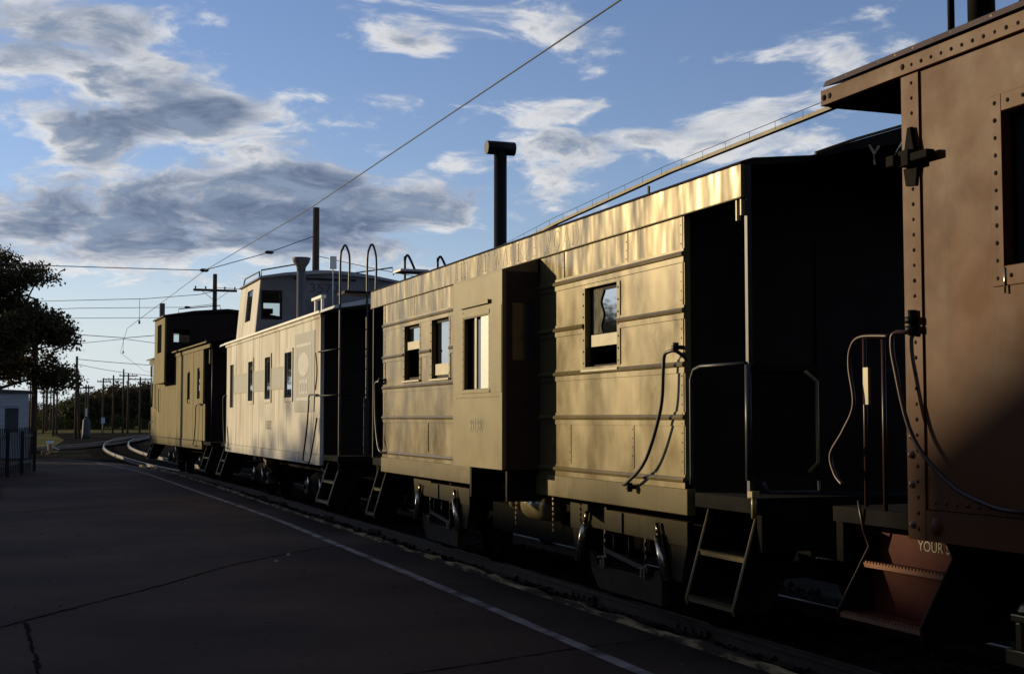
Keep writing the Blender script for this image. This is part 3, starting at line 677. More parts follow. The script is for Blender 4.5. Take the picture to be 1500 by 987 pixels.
        MB().box(xs + .03, 5.20, yo - .008, yo + .008, 1.30, 2.02).build('end_apron', mat('apron_paint', (.012, .009, .009), rough=.7, var=.3, spec=.1), c)
        MB().box(6.9, xf - .03, yo - .008, yo + .008, 1.30, 2.02).build('end_apron', DARKR, c)
        MB().box(xs + .03, xf - .06, yo - .03, yo - .012, 2.02, 2.06).build('end_rail', BLACK, c)
        if s_ < 0:
            MB().tube([(xs - .005, B0 - .09, 1.22), (xs - .01, B0 - .11, 1.28), (xs - .01, B0 - .11, 1.98), (xs - .01, B0 - .16, 2.05), (xs - .01, B0 - .26, 2.07), (xs + .01, y0 + .03, 2.07)], .014, 8).build('side_handrail', PIPE, c)
            MB().tube([(xs + .012, y0 - .004, 2.06), (xs + .012, y0 - .004, 1.28)], .024, 10).build('post_sleeve', PIPE, c)
            MB().tube([(5.10, yo - .03, 2.02), (5.18, yo - .05, 1.95), (5.18, yo - .05, 1.40), (5.12, yo - .03, 1.33)], .013, 8).build('grab_bar', mat('ochre_pipe', (.30, .22, .09), rough=.35), c)
            MB().tube([(4.77, yo - .03, 1.27), (4.79, yo - .06, 1.20), (5.18, yo - .06, 1.20), (5.20, yo - .03, 1.27)], .012, 8).build('uncoupling_lever', PIPE, c)
            MB().cyl((xs + .03, yo - .03, 1.20), (xs + .03, yo - .03, 1.03), .018, 8).box(xs + .0, xs + .06, yo - .06, yo, 1.17, 1.21).build('post_foot', mat('ochre_pipe', (.3, .22, .09)), c)
            MB().box(xs - .01, xs + .02, yo + .03, yo + .045, 3.08, 3.19).box(xs - .01, xs + .02, yo + .09, yo + .105, 3.05, 3.19).build('marker_hook', MATS['ochre_pipe'], c)
            MB().prism_y([(5.69, 3.55), (5.74, 3.62), (5.72, 3.62), (5.69, 3.58), (5.66, 3.62), (5.64, 3.62), (5.68, 3.55), (5.68, 3.48), (5.70, 3.48)], yo - .03, yo - .015).build('lamp_bracket', STEEL, c)
            MB().cyl((5.86, yo - .02, 3.55), (5.95, yo - .02, 3.70), .008, 6).build('roof_stay', STEEL, c)
        steps(c, xs, 5.3, y0 + .06, y1 - .10, 1.05, .40, 2, UNDER, mat('ochre_pipe', (.3, .22, .09)), mat('tread_metal', (.20, .15, .08), rough=.4, metal=.7))
        MB().box(6.0, 6.3, yo - .55 if s_ < 0 else yo, yo if s_ < 0 else yo + .4, .62, .86).build('coupler', UNDER, c)
    # curved grab irons at the corners
    grab_iron(c, [(xs + .02, 9.0, 2.13), (4.60, 9.02, 2.19), (4.575, 9.10, 2.19), (4.575, 9.17, 2.16), (4.575, 9.19, 2.05), (4.575, 9.24, 1.76), (4.575, 9.5, 1.38), (4.575, 9.82, 1.20), (4.585, 9.93, 1.175), (4.65, 9.93, 1.17)], .014, PIPE, [(4.60, 9.03, 2.22), (4.60, 9.84, 1.155)])
    grab_iron(c, [(xs, 17.6, 2.15), (4.60, 17.66, 2.18), (4.575, 17.78, 2.16), (4.575, 17.80, 2.0), (4.575, 17.77, 1.7), (4.575, 17.66, 1.40), (4.575, 17.5, 1.26), (4.65, 17.4, 1.25)], .013, PIPE, [(4.60, 17.62, 2.2)])
    # far-end ladder stiles that hook over the roof, and the lateral board
    MB().box(4.95, 5.35, 17.9, 18.3, 3.70, 3.73).build('lateral_board', WHITE2, rf)
    for xx in (5.14, 5.62):
        MB().tube(spline([(xx, 18.36, 1.2), (xx, 18.36, 3.7), (xx, 18.36, 3.90), (xx + .03, 18.35, 3.97), (xx + .065, 18.33, 3.92), (xx + .13, 18.25, 3.72)], 6), .017, 8).build('ladder_stile', BLACK, c)
    for q in range(7): MB().cyl((5.14, 18.36, 1.4 + q * .36), (5.62, 18.36, 1.4 + q * .36), .012, 6).build('ladder_rung', BLACK, c)
    # under the floor
    t = MB().tube([(4.98, 12.35, .83), (4.98, 12.40, .83), (4.98, 12.95, .83), (4.98, 13.0, .83)], [.05, .14, .14, .05], 20).build('air_reservoir', mat('reservoir_ochre', (.34, .27, .13), rough=.22, var=.2, spec=.8), c)
    MB().dome((4.92, 13.2, .86), .11, (-1, -.3, 0), 1).build('relay_valve', mat('reservoir_ochre', (.3, .24, .12)), c)
    for yy in (13.06, 12.05): 
        b = MB()
        for q in range(8): b.box(4.83, 4.845, yy - .012, yy + .012, .98 - q * .05, 1.01 - q * .05)
        b.build('chain', STEEL, c)
    MB().box(5.2, 7.0, 11.9, 14.8, .45, .75).build('battery_box', UNDER, c)
    truck(c, 10.9, 1.95, 'express', 1.10); truck(c, 16.35, 1.95, 'express', 1.10)
    return c
gold_caboose()

# ================================================================== dark red riveted caboose, nearest
def red_caboose():
    xs, xf = 4.66, 7.66
    c = thing('caboose', 'dark red riveted steel caboose nearest the camera, cut by the right edge', 'caboose', (TC, 1.5, .02))
    B0, B1, R1 = -3.0, 6.33, 7.12
    wn = [(3.9, 5.53, 2.46, 3.24)]
    MB().wall_x(xs, xs + .05, B0, B1, 1.21, 3.60, wn).build('side_sheet', RED, c)
    # window
    fr = MB()
    fr.box(xs - .010, xs - .001, 5.532, 5.62, 2.36, 3.33).box(xs - .010, xs - .001, 3.8, 5.53, 3.242, 3.33).box(xs - .010, xs - .001, 3.8, 5.53, 2.36, 2.458)
    wf = fr.build('window_frame', RED, c, .002)
    rv = MB()
    for q in range(11): rv.dome((xs - .010, 5.578, 2.40 + q * .089), .013)
    for q in range(12): rv.dome((xs - .010, 5.48 - q * .11, 3.287), .013); rv.dome((xs - .010, 5.48 - q * .11, 2.407), .013)
    rv.build('rivets', DARKR, wf, kind='stuff')
    MB().box(xs + .07, xs + .08, 3.92, 5.52, 2.47, 3.23).build('window_pane', GLASSD, wf)
    MB().box(xs + .05, xs + .066, 5.36, 5.40, 2.47, 3.23).build('sash_bar', REDD, wf)
    for z0, z1 in ((2.47, 2.56), (2.86, 2.90), (3.17, 3.235)): MB().box(xs + .04, xs + .062, 5.22, 5.355, z0, z1).build('latch_block', REDD, wf)
    MB().tube([(xs - .012, 5.525, 2.45), (xs - .014, 5.523, 2.32)], .006, 6).build('drip_wire', STEEL, wf)
    # corner angle, sill, fascia
    MB().box(xs - .012, xs - .002, 6.19, B1 + .012, 1.04, 3.60).box(xs - .002, xs + .09, B1 + .002, B1 + .012, 1.04, 3.60).build('corner_angle', RED, c)
    rv = MB()
    for q in range(30): rv.dome((xs - .012, 6.25, 1.10 + q * .0845), .0125)
    rv.build('rivets', DARKR, c, kind='stuff')
    for z in (1.12, 1.34, 1.50, 1.60): MB().dome((xs - .012, 6.30, z), .026, squash=.8).build('corner_bolt', mat('red_gloss', (.16, .08, .04), rough=.25), c)
    MB().box(xs - .010, xs + .05, B0, 6.188, 1.04, 1.205).build('side_sill', RED, c)
    rv = MB()
    for q in range(40): rv.dome((xs - .0005, 6.12 - q * .088, 1.245), .0125)
    rv.build('rivets', RED, c, kind='stuff')
    MB().dome((xs - .010, 6.10, 1.12), .05, squash=.3).build('push_pole_pocket', RED, c)
    MB().box(xs - .03, xs + .03, B0, R1, 3.605, 3.70).build('fascia', RED, c, .003)
    rv = MB()
    for q in range(40): rv.dome((xs - .03, 6.22 - q * .085, 3.645), .0125)
    for yy in (6.30, 7.02, 7.08): rv.dome((xs - .03, yy, 3.65), .022)
    rv.build('rivets', DARKR, c, kind='stuff')
    prof = [(4.60, 3.705), (4.62, 3.745), (5.2, 3.95), (5.7, 4.06), (6.16, 4.10), (6.62, 4.06), (7.12, 3.95), (7.70, 3.745), (7.72, 3.705), (7.1, 3.88), (6.16, 4.03), (5.2, 3.88)]
    rf = MB().prism_y(prof, B0, R1 - .07).build('roof', mat('dark_roof', (.06, .035, .025), rough=.6, var=.3), c)
    rv = MB()
    for q in range(26): rv.dome((4.625, 6.98 - q * .16, 3.725), .02, (-1, 0, .5), .8)
    rv.build('rivets', mat('roof_rivet', (.2, .13, .07), rough=.4), rf, kind='stuff')
    MB().prism_y([(4.69, 3.60), (7.63, 3.60), (7.63, 3.70), (7.1, 3.86), (6.16, 4.0), (5.2, 3.86), (4.69, 3.70)], B1 + .02, R1).build('hood_end', DARKR, rf)
    # ends, floor
    b = MB().box(xs + .055, xf - .055, B1 - .06, B1 - .01, 1.05, 3.60); b.prism_y([(4.9, 3.60), (7.4, 3.60), (6.9, 3.84), (6.16, 3.98), (5.4, 3.84)], B1 - .058, B1 - .012)
    ew = b.build('end_wall', BROWN, c)
    MB().box(5.8, 6.52, B1 - .01, B1 + .004, 1.2, 3.1).build('end_door', DARKR, ew)
    MB().box(xf - .05, xf, B0, B1, 1.05, 3.60).build('far_wall', BROWN, c)
    MB().box(xs + .055, xf - .055, B0, B1 - .07, 1.05, 1.15).build('floor', UNDER, c)
    MB().box(xs + .055, xf - .055, B0, B0 + .05, 1.16, 3.6).build('end_wall', BROWN, c)
    MB().box(5.4, 6.9, B0, R1, .70, 1.0).build('underframe', UNDER, c)
    # corner grab iron and brackets
    grab_iron(c, [(xs, 6.27, 2.17), (4.615, 6.28, 2.17), (4.585, 6.34, 2.17), (4.575, 6.365, 2.13), (4.575, 6.34, 1.98), (4.58, 6.2, 1.60), (4.585, 5.9, 1.36), (4.59, 5.6, 1.265), (4.60, 5.42, 1.245), (4.65, 5.38, 1.245)], .013, mat('maroon_pipe', (.04, .015, .01), rough=.4, spec=.25))
    b = MB()
    for z in (2.185, 2.235): b.tube([(4.625, 6.255, z), (4.635, 6.255, z + .0), (4.66, 6.255, z)], [.02, .034, .034], 10).cyl((4.625, 6.255, z - .018), (4.625, 6.255, z + .018), .034, 10)
    b.cyl((4.625, 6.255, 2.15), (4.625, 6.255, 2.29), .018, 8).build('grab_bracket', BLACK, c)
    b = MB().box(4.58, 4.655, 6.20, 6.29, 3.08, 3.17).box(4.59, 4.645, 6.05, 6.20, 3.10, 3.145).box(4.55, 4.60, 6.29, 6.36, 3.09, 3.15)
    b.prism_x([(6.20, 3.17), (6.29, 3.17), (6.26, 3.30), (6.23, 3.30)], 4.62, 4.65); b.prism_x([(6.19, 3.08), (6.32, 3.08), (6.30, 2.98), (6.21, 2.97)], 4.635, 4.648)
    b.build('marker_bracket', UNDER, c, .006)
    # platform end with curving rails, steps
    MB().box(xs + .03, xf - .03, B1 + .02, 7.14, 1.08, 1.17).build('platform_deck', UNDER, c)
    MB().box(4.72, 7.6, 7.08, 7.15, .84, 1.08).build('end_beam', UNDER, c)
    wr = mat('maroon_pipe', (.07, .03, .02))
    for xx, zz in ((4.70, 2.15), (4.86, 2.2)):
        MB().cyl((xx, 6.62 + (xx - 4.7) * 2.6, 1.17), (xx, 6.62 + (xx - 4.7) * 2.6, zz), .013, 8).build('railing_post', wr, c)
    MB().tube(spline([(4.72, 7.08, 1.30), (4.72, 7.16, 1.36), (4.72, 7.20, 1.48), (4.73, 7.08, 1.62), (4.74, 6.98, 1.78), (4.74, 7.02, 2.0), (4.74, 7.0, 2.12), (4.74, 6.9, 2.18), (4.74, 6.62, 2.17)], 6), .012, 8).build('curved_railing', wr, c)
    MB().cyl((4.72, 6.36, 1.2), (4.72, 6.36, 2.15), .012, 8).build('railing_post', wr, c)
    MB().box(4.78, 4.80, 6.89, 6.94, 1.78, 2.0).build('brake_pawl', mat('ochre_pipe', (.3, .22, .09)), c)
    b = MB(); wheel_ring(b, (5.7, 7.2, 2.25), .25, .015); b.cyl((5.7, 7.2, 1.17), (5.7, 7.2, 2.25), .016, 8)
    for q in range(4): b.cyl((5.7, 7.2, 2.25), (5.7 + .25 * math.cos(q * 1.571), 7.2, 2.25 + .25 * math.sin(q * 1.571)), .009, 6)
    b.build('brake_wheel', BLACK, c)
    # steps: side plates, risers, two perforated treads
    st = None; ya, yb = 6.07, 6.83
    for yy in (yb, ya):
        o = MB(); k_ = 6
        o.add([(x, yy + e, z) for e in (-.008, .008) for x, z in ((4.70, 1.035), (4.735, .95), (4.52, .60), (4.53, .50), (5.25, .50), (5.25, 1.035))], [(0, 1, 2, 3, 4, 5), (11, 10, 9, 8, 7, 6)] + [(k, 6 + k, 6 + (k + 1) % 6, (k + 1) % 6) for k in range(6)])
        st = o.build('step_side', DARKR if yy > 6.5 else UNDER, c)
        MB().tube([(4.66, yy, 1.22), (4.695, yy, 1.04), (4.73, yy, .95), (4.515, yy, .60), (4.525, yy, .50)] if yy > 6.5 else [(4.695, yy, 1.03), (4.73, yy, .95), (4.515, yy, .60), (4.525, yy, .50)], .009, 6).build('step_edge', wr, st)
    for z, xa in ((.58, 4.53), (.86, 4.69)):
        MB().box(xa, xa + .26, ya + .01, yb - .01, z - .02, z).build('tread', REDD, st)
        b = MB().box(xa - .012, xa - .001, ya + .01, yb - .01, z - .022, z + .004)
        for q in range(24): b.box(xa - .014, xa + .02, ya + .02 + q * .03, ya + .035 + q * .03, z + .0005, z + .014)
        b.build('tread_nosing', mat('tread_copper', (.30, .14, .08), rough=.35, metal=.5), st)
    MB().box(4.75, 4.765, ya + .01, yb - .01, .582, .838).build('riser', REDD, st)
    MB().box(4.80, 4.815, ya + .01, yb - .01, .862, 1.033).build('riser', REDD, st)
    text_on('YOUR STEP', .082, (4.797, 6.255, .985), SIDE, CREAM, c, .98)
    # stacks and roof poles
    o = MB().tube([(5.75, 7.0, 3.99), (5.75, 7.0, 6.0)], .085, 18)
    o.build('smoke_jack', BLACK, c)
    MB().cyl((5.5, 6.98, 3.9), (5.5, 6.98, 5.6), .022, 8).build('roof_pole', BLACK, c)
    MB().cyl((5.6, 6.45, 3.95), (5.6, 6.45, 5.6), .022, 8).build('roof_pole', BLACK, c)
    truck(c, 3.95, 1.7, 'plain', 1.02)
    b = MB().box(4.83, 4.97, 5.54, 5.80, .44, .52).box(4.84, 4.90, 5.60, 5.635, .52, .66).box(4.84, 4.90, 5.70, 5.735, .52, .66).box(4.84, 4.93, 5.57, 5.77, .66, .70).dome((4.87, 5.68, .72), .05, (0, 0, 1), 1)
    b.build('brake_rigging', mat('brass_fitting', (.30, .21, .09), rough=.3, metal=.7), c, .008)
    MB().box(6.0, 6.3, 7.15, 7.55, .62, .86).build('coupler', UNDER, c)
    return c
red_caboose()

# ================================================================== off-white cupola caboose
def white_caboose():
    xs, xf = 4.62, 7.70
    c = thing('caboose', 'off-white weathered caboose with a slanted cupola between the gold and yellow cars', 'caboose', (TC, 26.4, .02))
    B0, B1 = 21.40, 31.50; R0 = 20.35
    holes = [(30.45, 31.0, 1.93, 2.88), (27.86, 28.42, 2.05, 2.85), (25.86, 26.45, 2.06, 2.86), (23.76, 24.42, 2.06, 2.86)]
    ys = list(np.linspace(B0, B1, 15))
    for i in range(14):
        px = xs + random.uniform(-.004, .004)
        MB().wall_x(px, xs + .05, ys[i] + .007, ys[i + 1] - .007, 1.12, 3.34, holes).build('side_panel', WHITE, c)
    MB().box(xs - .014, xs + .05, B0, B1, .95, 1.115).build('side_sill', WHITE, c, .004)
    MB().box(xs - .02, xs + .002, B0, B1 + .1, 3.30, 3.36).build('eave_strip', WHITE, c)
    MB().box(xs - .012, xs - .004, B0 - .002, B0 + .09, 1.12, 3.30).build('corner_strip', WHITE, c)
    for k, (a, e, z0, z1) in enumerate(holes):
        if k:
            f = MB(); x0, x1 = xs - .016, xs - .004
            f.box(x0, x1, a - .07, a, z0 - .07, z1 + .07).box(x0, x1, e, e + .07, z0 - .07, z1 + .07).box(x0, x1, a, e, z1, z1 + .07).box(x0, x1, a, e, z0 - .07, z0)
            w = f.build('window_frame', WHITE, c, .003)
            MB().box(xs + .012, xs + .018, a, e, z0, z1).build('window_pane', GLASS, w)
        else:
            MB().box(xs + .045, xs + .06, a, e, z0, z1).build('side_door_panel', DARKR, c)
    # faded grey band, segmented by the windows, and the emblem panel
    for a, e in ((24.5, 25.78), (26.53, 27.78), (28.5, 30.42)):
        MB().box(xs - .0065, xs - .0045, a, e, 2.26, 2.60).build('grey_band', SIGNGREY, c)
        MB().box(xs - .0085, xs - .007, a, e, 2.60, 2.635).box(xs - .0085, xs - .007, a, e, 2.225, 2.26).build('band_edge', STENCIL, c)
    em = MB().box(xs - .0095, xs - .0065, 21.86, 23.52, 1.80, 3.13).build('emblem_panel', SIGNGREY, c)
    MB().box(xs - .0125, xs - .010, 22.1, 23.38, 2.90, 2.95).build('emblem_bar', SIGNPALE, em); MB().box(xs - .0125, xs - .010, 22.1, 23.38, 1.99, 2.045).build('emblem_bar', SIGNPALE, em)
    MB().box(xs - .0125, xs - .010, 23.30, 23.34, 2.05, 2.89).build('emblem_bar', SIGNPALE, em); b = MB(); b.box(xs - .0125, xs - .010, 22.12, 22.16, 2.05, 2.89); b.build('emblem_bar', SIGNPALE, em)
    n = 22; b = MB(); b.add([(xs - .0125, 22.75 + .46 * math.cos(2 * math.pi * k / n), 2.60 + .20 * math.sin(2 * math.pi * k / n)) for k in range(n)] + [(xs - .0098, 22.75 + .46 * math.cos(2 * math.pi * k / n), 2.60 + .20 * math.sin(2 * math.pi * k / n)) for k in range(n)], [tuple(range(n))] + [(k, n + k, n + (k + 1) % n, (k + 1) % n) for k in range(n)])
    b.build('emblem_disc', SIGNPALE, em)
    for a, z0, z1 in ((23.0, 2.1, 2.34), (22.78, 2.1, 2.34), (22.56, 2.1, 2.34)):
        MB().box(xs - .0125, xs - .010, a - .15, a - .10, z0, z1).box(xs - .0125, xs - .010, a, a + .05, z0, z1).box(xs - .0122, xs - .0102, a - .10, a, z1 - .06, z1).box(xs - .0122, xs - .0102, a - .10, a, z0, z0 + .05).build('emblem_letter', SIGNPALE, em)
    MB().tube([(xs - .008, 21.80 - .12 * math.sin(math.pi * k / 10), 2.15 + .6 * k / 10) for k in range(11)], .012, 6).build('emblem_arc', STENCIL, em)
    text_on('13572', .23, (xs - .007, 26.05, 1.56), SIDE, STENCIL, c, 1.0)
    # roof
    prof = [(4.57, 3.36), (4.60, 3.41), (5.1, 3.52), (5.6, 3.60), (6.16, 3.63), (6.72, 3.60), (7.22, 3.52), (7.72, 3.41), (7.75, 3.36), (7.2, 3.44), (6.16, 3.55), (5.1, 3.44)]
    rf = MB().prism_y(prof, R0, B1 + .9).build('roof', WHITE2, c)
    MB().box(4.565, 4.60, B0 - .05, B1 + .12, 3.362, 3.405).build('gutter', WHITE2, rf, .006)
    MB().box(5.9, 6.4, R0, 27.4, 3.70, 3.74).build('running_board', BROWN, rf)
    MB().box(4.75, 7.5, R0 + .02, R0 + .5, 3.60, 3.64).build('lateral_board', BROWN, rf)
    b = MB().box(4.58, 4.66, B0 - .15, B0 + .6, 3.60, 3.645).box(4.60, 4.64, B0 - .1, B0 - .04, 3.40, 3.60).box(4.60, 4.64, B0 + .4, B0 + .46, 3.40, 3.60); b.build('board_bracket', WHITE2, rf)
    # cupola
    C0, C1, zt = 27.75, 30.15, 4.52
    def sx(z): return 4.62 + (z - 3.40) / (zt - 3.40) * .10
    def side(z0, z1, y0, y1, mb):
        mb.add([(sx(z0), y0, z0), (sx(z0), y1, z0), (sx(z1), y1, z1), (sx(z1), y0, z1), (sx(z0) + .05, y0, z0), (sx(z0) + .05, y1, z0), (sx(z1) + .05, y1, z1), (sx(z1) + .05, y0, z1)],
               [(0, 3, 2, 1), (4, 5, 6, 7), (0, 1, 5, 4), (1, 2, 6, 5), (2, 3, 7, 6), (3, 0, 4, 7)])
    b = MB(); side(3.40, 3.72, C0, C1, b); side(4.38, zt, C0, C1, b); side(3.72, 4.38, C0, C0 + .75, b); side(3.72, 4.38, C0 + 1.45, C1, b)
    cu = b.build('cupola_side', WHITE, c)
    b = MB(); side(3.73, 4.37, C0 + .75, C0 + 1.45, b); o = b.build('cupola_side_pane', GLASSD, cu); o.location.x += .02
    # front with a window opening (and the same at the back: one sees through)
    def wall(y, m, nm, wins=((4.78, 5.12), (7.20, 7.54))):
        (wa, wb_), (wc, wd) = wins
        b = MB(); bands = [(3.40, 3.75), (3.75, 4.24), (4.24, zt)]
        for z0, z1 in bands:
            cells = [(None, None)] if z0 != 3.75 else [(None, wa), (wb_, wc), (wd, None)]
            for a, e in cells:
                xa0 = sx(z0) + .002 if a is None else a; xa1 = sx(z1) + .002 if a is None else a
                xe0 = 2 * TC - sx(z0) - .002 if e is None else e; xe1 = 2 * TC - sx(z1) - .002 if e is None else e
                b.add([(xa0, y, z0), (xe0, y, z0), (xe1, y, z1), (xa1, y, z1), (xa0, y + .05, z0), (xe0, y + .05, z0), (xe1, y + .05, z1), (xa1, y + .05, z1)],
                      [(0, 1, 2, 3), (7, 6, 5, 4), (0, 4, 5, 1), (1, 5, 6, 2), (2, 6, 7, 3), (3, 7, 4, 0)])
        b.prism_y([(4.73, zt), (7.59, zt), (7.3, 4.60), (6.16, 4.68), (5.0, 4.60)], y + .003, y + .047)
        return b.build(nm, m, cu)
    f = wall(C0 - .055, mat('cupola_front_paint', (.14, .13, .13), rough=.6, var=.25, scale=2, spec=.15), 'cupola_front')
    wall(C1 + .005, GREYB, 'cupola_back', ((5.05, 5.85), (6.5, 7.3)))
    MB().box(4.78, 5.12, C0 - .035, C0 - .03, 3.75, 4.24).build('cupola_pane', CLEAR, cu)
    MB().box(4.74, 5.16, C0 - .065, C0 - .056, 4.24, 4.29).box(4.74, 5.16, C0 - .065, C0 - .056, 3.70, 3.75).box(4.74, 4.78, C0 - .065, C0 - .056, 3.75, 4.24).box(5.12, 5.16, C0 - .065, C0 - .056, 3.75, 4.24).build('pane_frame', DARKR, cu)
    MB().box(4.80, 5.12, C0 + 1.0, C0 + 1.12, 3.4, 3.98).build('seat_back', mat('seat_red', (.12, .03, .02)), cu, .05)
    MB().box(2 * TC - sx(3.4) - .05, 2 * TC - sx(3.4), C0, C1, 3.42, zt).build('cupola_far_side', WHITE, cu)
    cr = MB().prism_y([(4.66, zt), (4.70, 4.57), (5.2, 4.66), (5.84, 4.73), (6.16, 4.74), (6.6, 4.72), (7.1, 4.66), (7.62, 4.57), (7.66, zt), (7.1, 4.60), (6.16, 4.68), (5.2, 4.60)], C0 - .12, C1 + .12).build('cupola_roof', mat('cupola_roof_paint', (.22, .22, .24), rough=.5, var=.15), cu)
    for xx, x2 in ((4.74, 5.5), (6.6, 7.5)):
        MB().tube([(xx, C0, 4.56), (xx, C0, 4.70), (x2, C0, 4.86), (x2 + .02, C0, 4.70)], .014, 6).build('roof_handrail', BLACK, cu)
    MB().tube([(4.72, C0 + .1, 4.58), (4.72, C0 + .1, 4.68), (4.72, C1 - .5, 4.70), (4.72, C1 - .3, 4.58)], .014, 6).build('roof_handrail', BLACK, cu)
    text_on('13572', .26, (5.95, C0 - .06, 4.36), ENDF, BLUEN, cu, 1.25)
    MB().box(5.4, 6.7, C0 - .09, C0 - .06, 4.54, 4.57).build('drip_rail', BLACK, cu)
    chimney(c, 5.36, 26.75, 3.55, 4.66, .085, 'funnel', mat('grey_jack', (.09, .08, .085), rough=.5))
    MB().cyl((6.1, 27.2, 3.7), (6.1, 27.2, 4.8), .012, 6).box(6.03, 6.17, 27.18, 27.22, 4.72, 4.98).build('roof_marker', WHITE2, c)
    # near end
    MB().box(xs + .055, xf - .055, B0, B0 + .05, 1.0, 3.37).prism_y([(5.0, 3.37), (7.3, 3.37), (6.16, 3.54)], B0 + .003, B0 + .047).build('end_wall', BROWN, c)
    MB().box(5.8, 6.5, B0 - .012, B0 - .001, 1.15, 3.0).build('end_door', DARKR, c)
    MB().box(xs + .055, xf - .055, B1 - .05, B1, 1.0, 3.37).build('end_wall', BROWN, c)
    MB().box(xf - .05, xf, B0, B1, 1.0, 3.37).build('far_wall', BROWN, c)
    MB().box(xs + .055, xf - .055, B0 + .055, B1 - .055, 1.02, 1.1).build('floor', UNDER, c)
    MB().box(5.4, 6.9, R0, B1 + .9, .72, 1.0).build('underframe', UNDER, c)
    MB().box(xs + .055, xf - .055, B0 + .6, B0 + .64, 1.11, 3.36).build('bulkhead', DARKR, c)
    for xx, ztop in ((4.68, 4.33), (5.10, 4.36)):
        MB().tube(spline([(xx, R0, .85 if xx < 5 else 1.1), (xx, R0, 3.4), (xx, R0, 4.12), (xx + .035, R0, ztop - .05), (xx + .07, R0, ztop), (xx + .105, R0, ztop - .05), (xx + .14, R0, 4.12), (xx + .14, R0 + .02, 3.62)], 8), .017, 8).build('ladder_stile', PIPE, c)
    for q in range(8): MB().cyl((4.68, R0, 1.25 + q * .3), (5.10, R0, 1.25 + q * .3), .010, 6).build('ladder_rung', BLACK, c)
    MB().box(5.05, 5.13, R0 - .03, R0 - .018, 1.15, 2.0).build('ladder_plate', PIPE, c)
    for z in (2.05, 2.75): MB().tube([(xs - .0, B0 + .12, z), (xs - .03, B0 + .06, z), (xs + .03, R0 + .02, z), (5.1, R0, z)], .012, 6).build('platform_rail', BLACK, c)
    for (y0, y1) in ((R0 - .05, B0 - .06), (B1 + .06, B1 + .95)):
        MB().box(xs + .03, xf - .03, y0, y1, 1.04, 1.12).build('platform_deck', UNDER, c)
        steps(c, xs, 5.3, y0 + .15, y1 - .05, 1.0, .40, 2, UNDER, mat('bright_ochre', (.42, .33, .17), rough=.3), mat('bright_ochre', (.42, .33, .17)))
    grab_iron(c, [(xs + .02, 21.5, 2.06), (4.57, 21.5, 2.07), (4.54, 21.75, 2.07), (4.54, 21.92, 2.06), (4.54, 21.96, 1.9), (4.54, 22.1, 1.5), (4.54, 22.35, 1.06), (4.55, 22.38, 1.0), (4.55, 22.1, .98), (4.55, 21.9, 1.0), (4.55, 21.6, 1.35), (4.57, 21.45, 1.7)], .013, BLACK)
    grab_iron(c, [(xs, 31.4, 2.2), (4.55, 31.5, 2.15), (4.55, 31.45, 1.6), (4.55, 31.2, 1.1), (4.55, 30.7, 1.06), (4.55, 30.85, 1.5)], .011, BLACK)
    MB().box(6.0, 6.3, R0 - .45, R0 - .05, .62, .86).build('coupler', UNDER, c)
    MB().box(6.0, 6.3, B1 + .95, B1 + 1.5, .62, .86).build('coupler', UNDER, c)
    truck(c, 23.6, 1.75, 'plain', 1.02); truck(c, 29.3, 1.75, 'plain', 1.02)
    return c
white_caboose()

